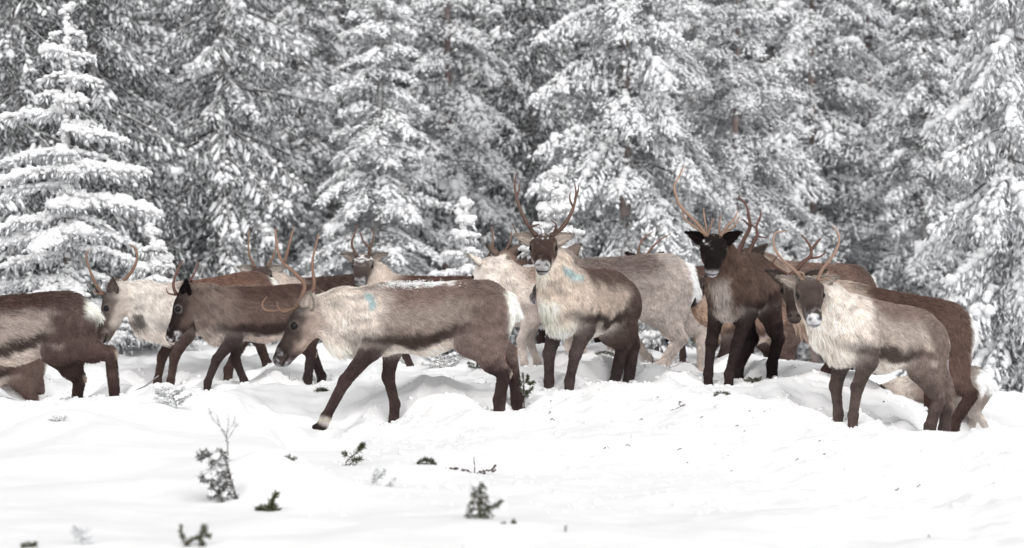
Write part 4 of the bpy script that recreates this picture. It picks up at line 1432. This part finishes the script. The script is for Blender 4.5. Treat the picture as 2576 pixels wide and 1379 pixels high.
# ------------------------------------------------------------------ young spruces under thick rime
def rime_spruce(px, d, H, R, seed, label, top_clear=.0, twig=1.0, sparse=1.0, base_off=0.0, arms=None, ytop=None):
    x = (px - CX) / F_PX * d
    z0 = gz(x, d) - .06 + base_off
    if ytop: H = CAM_Z - (ytop - CY) * d / F_PX - z0
    r = np.random.default_rng(seed)
    root = empty('young_spruce', (x, d, z0), label, 'young spruce', 'young snow laden spruces')
    tk, P, Rr, hang = Geo(), [], [], []
    tk.tube(np.array([[0, 0, -.1], [.01, .0, H * .5], [0, 0, H]]), np.array([.03 + .008 * H, .02 + .004 * H, .012]), 8)
    # rime on the leader
    for h in np.arange(H * .55, H, .022):
        P.append((r.normal() * .008, r.normal() * .008, h)); Rr.append(.020 + .010 * r.random() + .016 * (1 - h / H))
    for h in np.arange(.1, H * .6, .012):
        an = r.random() * 6.283
        P.append((math.cos(an) * .035, math.sin(an) * .035, h)); Rr.append(.026 + .018 * r.random())
        for k in range(2):
            an = r.random() * 6.283; q = .05 + .10 * r.random()
            hang.append((math.cos(an) * q, math.sin(an) * q, h, math.cos(an), math.sin(an), -.4))
    for i in range(9):
        P.append((r.normal() * .035, r.normal() * .035, H - .02 + r.normal() * .03)); Rr.append(.030 + .015 * r.random())
    B = []                                    # boughs: height, azimuth, length, elevation
    if arms:
        m = d / F_PX
        for y_, x_ in arms:
            hh = CAM_Z - (y_ - 16 - CY) * m - z0
            w = (x_ - px) * m
            B.append((hh, (0 if w > 0 else math.pi) + r.normal() * .18, abs(w), math.radians(2 + r.normal() * 4)))
    h = H - .20
    while h > .12:
        u = 1 - h / H
        nb = (int(r.integers(6, 8)) if arms else int(r.integers(5, 7))) if u > .16 else 4
        a0 = r.random() * 6.283
        for b in range(nb):
            az = a0 + 6.283 * b / nb + r.normal() * .2
            L = R * min(1.0, (u / .56) ** 1.45) * (.42 + .68 * r.random()) + .05
            if arms and abs(math.sin(az)) < .86 and h < H * .95: continue
            if arms: L *= .8
            B.append((h + r.normal() * .03, az, L, math.radians(34 * (1 - u) ** 2 - 2 + r.normal() * 5)))
        h -= (.20 + .03 * u + .05 * r.random()) * (1.1 if u < .25 else 1.0) * min(1, .45 + H * .16)
    for hb, az, L, el in B:
            d1 = np.array([math.cos(az), math.sin(az), 0]); lat = np.array([-math.sin(az), math.cos(az), 0])
            n = max(4, int(L / .045))
            t = np.linspace(0, 1, n)
            path = np.array([0, 0, hb]) + d1 * (L * t * math.cos(el))[:, None]
            path[:, 2] += L * (math.sin(el) * t - .30 * t * t + .08 * t ** 3)
            tk.tube(path, np.linspace(.011, .005, n), 5)
            load = r.random()
            for j in range(n):
                if t[j] * L < .04: continue
                q = (.024 + .018 * r.random()) * (.8 + .5 * min(L, .7)) * (1 + .8 * (load > .6) * t[j])
                P.append(tuple(path[j] + np.array([0, 0, q * .45]) + lat * r.normal() * .012)); Rr.append(q)
                # side twigs
                if r.random() < sparse:
                    for sg in (1, -1):
                        l2 = (.27 * L * (1 - t[j]) ** .6 + .05) * (.6 + .6 * r.random())
                        uu = nrm(d1 * .7 + lat * sg * .8 + np.array([0, 0, -.10 + r.normal() * .10]))
                        m = max(2, int(l2 / .027))
                        for w in range(1, m + 1):
                            f = w / m
                            p = path[j] + uu * l2 * f + np.array([0, 0, -.12 * l2 * f * f])
                            q = (.017 + .013 * r.random()) * (1.1 - .1 * f) * twig
                            P.append(tuple(p + np.array([0, 0, q * .4]) + r.normal(size=3) * .006)); Rr.append(q)
                            if r.random() < .38: hang.append((*(p - np.array([0, 0, q * .3])), *uu))
    P, Rr = np.array(P), np.array(Rr)
    P += np.stack([vnoise(P[:, 0] * 9, P[:, 1] * 9, P[:, 2] * 9, 5 + k) - .5 for k in range(3)], 1) * .04
    tk.build('trunk', M_BARK, root)
    hg = np.array(hang)
    nh = len(hg)
    U = hg[:, 3:] * .4 + np.array([0, 0, -.8]) + r.normal(size=(nh, 3)) * .3
    V, T, Cc = spindles3(hg[:, :3], U, .06 + .06 * r.random(nh), .012 + .009 * r.random(nh), np.repeat(r.normal(size=(nh, 1)) * .14 + .55, 3, axis=1))
    g = Geo(); g.add(V, None, T, Cc)
    cr = g.build('needles', M_TWIG, root, cols=True)
    bv, bt = blobs(P, np.stack([Rr * 1.15, Rr * 1.15, Rr * .85], 1), 1, .38, seed, low=True)
    sn = mesh_obj('snow_load', bv, bt, M_RIME, cr)
    sn['kind'] = cr['kind'] = 'stuff'
    print('RIME', len(P), nh)
    return root


rime_spruce(168, 31.8, 3.72, .86, 3, 'tall young spruce crusted in thick white rime at the left',
            ytop=22, arms=[(95, 140), (100, 205), (140, 118), (150, 228), (165, 200), (205, 110), (210, 245), (250, 100), (262, 215), (302, -8), (292, 95), (345, 312), (335, 240), (395, 12), (385, 85), (400, 255), (430, 300),
                  (447, 372), (440, 5), (507, 402), (480, 20), (520, 330), (560, -15), (585, 350), (610, -5), (640, 330), (655, -20), (700, 345), (720, -20), (560, 250), (600, 90), (660, 80), (760, -10), (780, 340)])
rime_spruce(386, 31.0, 1.42, .34, 4, 'small white spruce just right of the tall rime crusted one', ytop=572)
rime_spruce(1172, 36.0, 1.75, .42, 5, 'small blurred white spruce between the forehead snow reindeer and the forked antlered one', ytop=507)
rime_spruce(1398, 31.2, 1.92, .38, 6, 'white rimed spruce top rising between the tall forked antlers', ytop=428, twig=1.45)
rime_spruce(300, 30.6, .55, .42, 8, 'low snow covered spruce boughs between the legs of the pale necked reindeer')
rime_spruce(1650, 31.5, .55, .45, 9, 'low snowy spruce bush behind the legs of the pale grey reindeer')
rime_spruce(1120, 30.8, .38, .36, 10, 'low frosted bush seen below the belly of the striding reindeer', sparse=.6)


def snow_crumbs():
    r = np.random.default_rng(44)
    x, y = [], []
    for c in ctrl[:NFEET]:
        n = 26
        an, q = r.random(n) * 6.283, .10 + .35 * r.random(n) ** 1.3
        x.append(c[0] + q * np.cos(an)); y.append(c[1] + q * np.sin(an))
    n = 1500
    x.append(-1.2 + 5.6 * r.random(n)); y.append(18 + 10.5 * r.random(n))
    x, y = np.concatenate(x), np.concatenate(y)
    q = .008 + .022 * r.random(len(x)) ** 2.5
    z = ground_z(x, y) + q * .1
    V, T = blobs(np.stack([x, y, z], 1), q, .75, .45, 9, low=True)
    o = mesh_obj('snow_crumbs', V, T, M_SNOWLOAD)
    tag(o, 'loose crumbs of kicked up snow around the hooves', None, None, 'stuff')


snow_crumbs()
# ------------------------------------------------------------------ plants poking through the snow
def ground_hit(px, py, d0=12.0, d1=36.0):
    ds = np.linspace(d0, d1, 2400)
    x = (px - CX) / F_PX * ds
    zr = CAM_Z - (py - CY) / F_PX * ds
    g = ground_z(x, ds)
    k = np.argmax(g >= zr)
    return np.array([x[k], ds[k], g[k]])


def needles_on(path, n, L, R, r, spread=.75, fwd=.7):
    path = np.asarray(path)
    t = r.random(n)
    m = len(path)
    u = t * (m - 1)
    i = np.minimum(u.astype(int), m - 2)
    f = (u - i)[:, None]
    P = path[i] * (1 - f) + path[i + 1] * f
    T = nrm(path[i + 1] - path[i])
    U = T * fwd + r.normal(size=(n, 3)) * spread * .6
    return P, U, L * (.7 + .6 * r.random(n)), np.full(n, R), np.repeat(r.normal(size=(n, 1)) * .12, 3, axis=1)


def plant(px, py, label, name, cat, stems, group=None, needle_mat=None, stem_mat=None, seed=0, nl=.035, nr=.0022, sink=.03, d=None, snow=0):
    """stems: list of (points in metres relative to the base [x right, y away, z up], radius, needles per metre)"""
    r = np.random.default_rng(seed + int(px) + int(py))
    p = ground_hit(px, py) if d is None else unproj(px, py, d)
    root = empty(name, p - np.array([0, 0, sink]), label, cat, group)
    sg = Geo(); NP = []
    for pts, rad, dens in stems:
        path = spline(pts, max(6, 4 * len(pts))) if len(pts) > 2 else np.asarray(pts, float)
        sg.tube(path, np.linspace(rad, rad * .45, len(path)), 5)
        ln = np.linalg.norm(np.diff(path, axis=0), axis=1).sum()
        n = int(dens * ln)
        if n: NP.append(needles_on(path[len(path) // 6:], n, nl, nr, r))
    st = sg.build('stem', stem_mat or M_STEM, root)
    st['kind'] = 'stuff'
    if NP:
        V, T, Cc = spindles3(np.vstack([q[0] for q in NP]), np.vstack([q[1] for q in NP]), np.concatenate([q[2] for q in NP]), np.concatenate([q[3] for q in NP]), np.vstack([q[4] for q in NP]))
        g = Geo(); g.add(V, None, T, Cc)
        o = g.build('needles', needle_mat or M_NEEDLE, root, cols=True)
        o['kind'] = 'stuff'
    if snow:
        k = [(np.asarray(q[0], float)[-1] * (w := r.random()) + np.asarray(q[0], float)[len(q[0]) // 2] * (1 - w)) for q in [stems[int(r.integers(0, len(stems)))] for _ in range(snow)]]
        bv, bt = blobs(np.array(k) + np.array([0, 0, .012]), .010 + .020 * r.random(snow) ** 2, .8, .35, seed, low=True)
        o = mesh_obj('snow_load', bv, bt, M_RIME, root)
        o['kind'] = 'stuff'
    return root


def fork(r, L, lean=0.0, n=3, rad=.004, dens=0, up=.8, spread=.6):
    """a main stem with n side stems"""
    tip = np.array([lean * L, r.normal() * .1 * L, up * L])
    mid = tip * .5 + np.array([r.normal() * .06 * L, 0, .03 * L])
    S = [(np.array([[0, 0, -.03], mid, tip]), rad, dens)]
    for k in range(n):
        t = .25 + .65 * (k + r.random() * .6) / n
        b = tip * t * (1 if t < .5 else 1) + (mid - tip * .5) * (1 - abs(2 * t - 1))
        sgn = 1 if (k % 2 == 0) else -1
        e = b + np.array([sgn * spread * L * (.35 + .4 * r.random()), r.normal() * .15 * L, L * (.10 + .25 * r.random()) * up])
        S.append((np.array([b, (b + e) / 2 + np.array([0, 0, -.02 * L]), e]), rad * .7, dens))
    return S


def sapling(r, H, R, levels, per, rad, dens, droop=.5):
    S = [(np.array([[0, 0, -.04], [.01, 0, H * .5], [.0, 0, H]]), rad, dens * .6)]
    for i in range(levels):
        h = H * (.92 - .88 * i / levels)
        L = R * (.25 + .75 * (i + 1) / levels)
        for k in range(per):
            az = 6.283 * (k + .5 * (i % 2)) / per + r.normal() * .25
            d1 = np.array([math.cos(az), math.sin(az), 0])
            b = np.array([0, 0, h])
            S.append((np.array([b, b + d1 * L * .55 + [0, 0, .06 * L], b + d1 * L + [0, 0, -droop * L]]), rad * .55, dens))
    return S


_q = np.random.default_rng(90)
GP = 'sprigs and twigs poking through the snow'
# half buried young spruce at the left of the foreground
S = [(np.array([[.10, 0, -.05], [.05, 0, .14], [.0, 0, .30]]), .007, 300)]
for k in range(17):
    h = .05 + .26 * _q.random()
    b = np.array([.07 - h * .16, 0, h])
    an = _q.normal() * .8
    e = b + np.array([-(.06 + .11 * _q.random()), -.10 * math.sin(an) - .04, -.02 - .06 * _q.random() + .05 * (k % 4 == 0)])
    S.append((np.array([b, (b + e) / 2 + np.array([0, 0, .02]), e]), .004, 900))
plant(560, 1258, 'half buried young spruce with dark needles beside the big snow hump in the foreground', 'buried_spruce', 'young spruce', S, None, M_NEEDLE3, None, 1, .036, .0036, snow=70)
S = [(np.array([[.03, 0, .28], [.02, 0, .40], [-.05, 0, .48], [-.085, 0, .56]]), .005, 60), (np.array([[.02, 0, .38], [-.02, 0, .46], [-.035, 0, .51]]), .004, 60), (np.array([[.02, 0, .36], [.03, 0, .44], [.035, 0, .52]]), .004, 60),
     (np.array([[.02, 0, .36], [.06, 0, .42], [.08, 0, .46]]), .004, 90), (np.array([[.02, 0, .40], [.06, 0, .46], [.07, 0, .50]]), .003, 90)]
plant(560, 1256, 'forked bare frosted twigs above the half buried young spruce', 'forked_twig', 'twig', S, None, M_TWIG, M_BARK, 2, .03, .004)
S = [(np.array([[0, 0, .0], [.02, -.02, .06], [.05, -.03, .12]]), .005, 1100), (np.array([[0, 0, 0], [-.03, -.03, .04], [-.06, -.03, .015]]), .005, 900), (np.array([[0, 0, 0], [.03, -.04, .05], [.05, -.04, .04]]), .005, 1100),
     (np.array([[0, 0, 0], [.0, -.04, .04], [.03, -.06, .02]]), .005, 2200)]
plant(672, 1284, 'dark green needle tuft standing in for the shade in the hollow below the big snow hump', 'pine_tuft', 'pine sprig', S, None, None, None, 3, .04, .004)  # needles added in place of the dark shade under the hump
# green pine sprigs
plant(858, 1172, 'long green pine sprig leaning right in front of the lifted hoof', 'pine_sprig', 'pine sprig',
      [(np.array([[0, 0, -.03], [.04, 0, .06], [.10, 0, .115], [.13, 0, .16]]), .004, 300), (np.array([[.10, 0, .115], [.125, 0, .14], [.14, 0, .165]]), .003, 2600), (np.array([[.05, 0, .07], [.085, 0, .065], [.125, 0, .075]]), .003, 1500),
       (np.array([[.06, 0, .08], [.035, 0, .10], [.025, 0, .105]]), .003, 1500), (np.array([[.03, 0, .04], [.07, 0, .03], [.10, 0, .015]]), .003, 1600), (np.array([[.02, 0, .03], [.03, 0, .025], [.04, 0, .02]]), .003, 1500)], GP, None, None, 4, .032, .0024)
plant(945, 1222, 'frosted pale sprig with two arms left of the small green spruce sapling', 'pine_sprig', 'pine sprig',
      [(np.array([[0, 0, -.02], [-.01, 0, .06], [.01, 0, .13]]), .004, 1500), (np.array([[0, 0, .0], [-.06, 0, .01], [-.095, 0, .03]]), .003, 1300), (np.array([[0, 0, .0], [.06, 0, .02], [.11, 0, .065]]), .003, 1500), (np.array([[.0, 0, .06], [.03, 0, .09], [.05, 0, .12]]), .003, 1000)], GP, M_TWIG, None, 5, .03, .003)
plant(1040, 1168, 'bushy green sprig bent to the right in the middle of the foreground', 'pine_sprig', 'pine sprig',
      [(np.array([[0, 0, -.02], [.05, 0, .05], [.10, 0, .055], [.125, 0, .035]]), .004, 2000), (np.array([[.05, 0, .05], [.07, 0, .02], [.08, 0, .0]]), .003, 1400), (np.array([[.08, 0, .05], [.095, 0, .02], [.10, 0, .0]]), .003, 1400)], GP, None, None, 6, .03, .0022)
plant(1128, 1180, 'short brown leafy twig left of the upright stem', 'leafy_twig', 'twig', fork(_q, .06, .3, 5, .003, 900, .5, 1.0), GP, M_STEM, None, 7, .014, .004)
plant(1192, 1190, 'brown berry twig spreading round an upright bare stem', 'leafy_twig', 'twig',
      [(np.array([[0, 0, -.03], [.005, 0, .06], [.0, 0, .125]]), .005, 60), (np.array([[0, 0, .02], [.05, 0, .04], [.11, 0, .05], [.14, 0, .08]]), .0028, 500), (np.array([[0, 0, .02], [-.04, 0, .045], [-.075, 0, .05]]), .0025, 400),
       (np.array([[0, 0, .0], [-.05, 0, .005], [-.07, 0, .02]]), .0028, 900), (np.array([[0, 0, 0], [.05, 0, .005], [.07, 0, .03]]), .0028, 800), (np.array([[.10, 0, .05], [.12, 0, .04], [.14, 0, .05]]), .002, 600)], GP, M_STEM, None, 8, .014, .004)
plant(1205, 1305, 'small green spruce sapling standing in a snow hollow at the bottom centre', 'spruce_sapling', 'sapling',
      sapling(_q, .215, .075, 6, 5, .004, 520, .35) + [(np.array([[.03, 0, .08], [.07, 0, .09], [.11, 0, .115]]), .004, 1500)], None, None, None, 9, .024, .0022, snow=5)
plant(1282, 1318, 'two dark green tips beside the small green sapling', 'pine_tuft', 'pine sprig', [(np.array([[0, 0, -.01], [-.02, 0, .02], [-.03, 0, .025]]), .004, 2600), (np.array([[.03, 0, -.04], [.03, 0, .0], [.02, 0, .04]]), .004, 2200)], GP, None, None, 10, .02, .003)
plant(1420, 1338, 'thin dark twig pair at the bottom right of the small sapling', 'bare_twig', 'twig', [(np.array([[0, 0, -.02], [.004, 0, .03], [.008, 0, .06]]), .004, 300), (np.array([[.06, 0, -.03], [.05, 0, 0], [.04, 0, .02]]), .003, 500)], GP, M_STEM, None, 11, .012, .003)
plant(1130, 1374, 'snow dusted curved twig at the bottom edge', 'bare_twig', 'twig', [(np.array([[-.03, 0, 0], [-.02, 0, -.01], [.04, 0, .0], [.06, 0, .02]]), .004, 500), (np.array([[-.01, 0, .0], [.0, 0, .02], [.03, 0, .02]]), .003, 500)], GP, M_STEM, None, 12, .012, .003)
plant(805, 985, 'green drooping pine tuft behind the striding reindeer lifted leg', 'pine_tuft', 'pine sprig',
      [(np.array([[-.06, 0, -.02], [-.02, 0, .035], [.04, 0, .04], [.075, 0, .0]]), .004, 1600), (np.array([[-.01, 0, .03], [.02, 0, .02], [.06, 0, -.01]]), .003, 2000)], GP, None, None, 13, .04, .0024)
plant(1318, 1030, 'knee high pine sapling with bare stem beside the striding reindeer hind hoof', 'pine_sapling', 'sapling',
      [(np.array([[0, 0, -.06], [.0, 0, .12], [-.005, 0, .22], [-.01, 0, .30]]), .0055, 350), (np.array([[0, 0, .14], [-.03, 0, .17], [-.04, 0, .20]]), .003, 1300), (np.array([[0, 0, .15], [.04, 0, .165], [.065, 0, .19]]), .003, 1300),
       (np.array([[0, 0, .20], [-.03, 0, .225], [-.045, 0, .25]]), .003, 1500), (np.array([[0, 0, .22], [.025, 0, .25], [.03, 0, .285]]), .003, 1500), (np.array([[0, 0, .18], [.015, 0, .16], [.02, 0, .13]]), .003, 1300),
       (np.array([[.0, 0, .24], [.05, 0, .23], [.075, 0, .24]]), .003, 1200)], None, None, None, 14, .03, .0026)
plant(1195, 930, 'small spiky twig behind the hind legs of the striding reindeer', 'pine_sprig', 'pine sprig', fork(_q, .12, .2, 5, .003, 700, .8, .9), GP, M_NEEDLE, None, 15, .025, .0025)
plant(1712, 1024, 'brown twig lying in the snow below the hooves of the black faced reindeer', 'bare_twig', 'twig', [(np.array([[-.09, 0, .0], [-.03, 0, .015], [.03, 0, .05]]), .004, 200), (np.array([[-.02, 0, .02], [.02, 0, .02], [.05, 0, .03]]), .003, 700), (np.array([[0, 0, .03], [-.01, 0, .06], [.0, 0, .07]]), .0025, 400)], GP, M_STEM, None, 16, .014, .003)
plant(1920, 1032, 'short black twig on the snow right of the lying brown twig', 'bare_twig', 'twig', [(np.array([[-.05, 0, .0], [0, 0, .012], [.055, 0, .03]]), .006, 700)], GP, M_STEM, None, 17, .012, .004)
plant(1812, 988, 'low green grass tuft below the front hooves of the black faced reindeer', 'grass_tuft', 'grass tuft', fork(_q, .07, .3, 6, .002, 900, .4, 1.1), GP, None, None, 18, .03, .0022)
plant(1888, 962, 'small green sprig between the hind hooves of the black faced reindeer', 'pine_sprig', 'pine sprig', fork(_q, .09, .5, 5, .0025, 800, .5, 1.0), GP, None, None, 19, .025, .0025)
plant(2275, 1232, 'reddish dry twig with buds right of centre in the empty snow', 'bare_twig', 'twig', [(np.array([[-.08, 0, .02], [-.05, 0, .0], [.0, 0, .005], [.05, 0, .02], [.095, 0, .06]]), .0028, 350), (np.array([[-.05, 0, .0], [-.055, 0, .02], [-.04, 0, .035]]), .002, 500), (np.array([[.0, 0, .005], [.03, 0, .03], [.035, 0, .02]]), .0025, 600)], GP, M_STEM, None, 20, .012, .003)
plant(1100, 930, 'frosted pale twig bush seen below the belly of the striding reindeer', 'frosted_bush', 'bush', fork(_q, .22, .1, 9, .004, 500, .7, 1.2), None, M_TWIG, None, 21, .03, .004, snow=30)
plant(450, 1030, 'white frosted twig clump in the snow below the pale necked reindeer', 'frosted_bush', 'bush', fork(_q, .22, -.3, 8, .004, 700, .9, .9), None, M_TWIG, None, 22, .03, .004, snow=30)
plant(1640, 870, 'frosted dark sprig between the legs of the pale grey reindeer', 'frosted_bush', 'bush', fork(_q, .30, -.2, 9, .004, 600, .9, .9), None, M_TWIG, None, 23, .03, .004, snow=30)
plant(1690, 930, 'thin bare branches leaning right below the pale grey reindeer', 'bare_twig', 'twig', [(np.array([[-.05, 0, -.02], [-.02, 0, .06], [.03, 0, .12], [.10, 0, .15]]), .0035, 0), (np.array([[-.02, 0, .05], [.03, 0, .06], [.08, 0, .09]]), .003, 0),
       (np.array([[-.2, 0, 0], [-.17, 0, .10], [-.19, 0, .20]]), .0035, 0), (np.array([[-.17, 0, .10], [-.10, 0, .12], [-.04, 0, .16]]), .003, 0)], GP, None, None, 24)
plant(1500, 892, 'arching frosted sprig below the belly of the forked antlered reindeer', 'pine_sprig', 'pine sprig', [(np.array([[-.05, 0, -.02], [0, 0, .03], [.08, 0, .05], [.14, 0, .03]]), .004, 900)], GP, None, None, 25, .035, .0025)
plant(728, 956, 'grey dry stick lying in the snow behind the dark faced reindeer', 'dry_stick', 'stick', [(np.array([[-.10, 0, .0], [0, 0, .012], [.08, 0, .03]]), .007, 0), (np.array([[0, 0, .0], [0, 0, .08]]), .004, 0)], GP, None, M_BARK, 26)
plant(365, 972, 'snow dusted stick leaning beside the legs of the pale necked reindeer', 'dry_stick', 'stick', [(np.array([[-.10, 0, -.03], [0, 0, .02], [.11, 0, .10]]), .009, 0)], GP, None, M_BARK, 27)
plant(140, 1062, 'dark heather tips breaking through the snow hump at the left', 'heather_tuft', 'heather', fork(_q, .09, .3, 6, .004, 700, .7, .9), GP, M_TWIG, None, 28, .025, .004)
plant(720, 1152, 'tiny green sprig left of the long leaning pine sprig', 'pine_sprig', 'pine sprig', fork(_q, .06, .3, 4, .0025, 900, .6, 1.0), GP, None, None, 29, .018, .0025)
plant(75, 1378, 'blurred green sprig at the bottom left corner', 'pine_sprig', 'pine sprig', fork(_q, .06, -.1, 5, .004, 1500, .7, .7), GP, None, None, 30, .02, .004)
plant(200, 1372, 'blurred frosted sprig second from the bottom left corner', 'pine_sprig', 'pine sprig', fork(_q, .11, .1, 6, .004, 1100, .9, .6), GP, M_TWIG, None, 31, .022, .004)
plant(470, 1375, 'blurred pine sprig with green right arm at the bottom edge left', 'pine_sprig', 'pine sprig', [(np.array([[-.03, 0, -.03], [0, 0, .04], [.05, 0, .075], [.10, 0, .08]]), .005, 900), (np.array([[.05, 0, .075], [.075, 0, .09], [.08, 0, .12]]), .004, 1800), (np.array([[.05, 0, .075], [.07, 0, .05], [.07, 0, .02]]), .004, 1800),
       (np.array([[0, 0, .04], [-.02, 0, .07], [-.03, 0, .12]]), .004, 700)], GP, None, None, 32, .024, .004)
plant(2338, 1352, 'tiny dark twig at the bottom edge right', 'bare_twig', 'twig', [(np.array([[0, 0, -.02], [.0, 0, .02], [-.005, 0, .04]]), .004, 300)], GP, M_STEM, None, 33, .01, .003)
# crumbs of twig and bark over the trampled snow
for i in range(26):
    px, py = 1330 + 1000 * _q.random(), 1000 + 190 * _q.random() ** 1.2
    if 1240 < px < 1340 or (2080 < px < 2420 and py > 1040): continue
    L = .015 + .045 * _q.random() ** 2
    an = _q.normal() * .5
    plant(px, py, 'tiny dark twig end poking out of the trampled snow', 'twig_end', 'twig', [(np.array([[-L * .5, 0, 0], [0, 0, .006 + .01 * _q.random()], [L * .5, 0, L * an * .5 + .008]]), .0028, 250)], 'tiny twig ends on the trampled snow', M_STEM, None, 40 + i, .010, .002, .004)
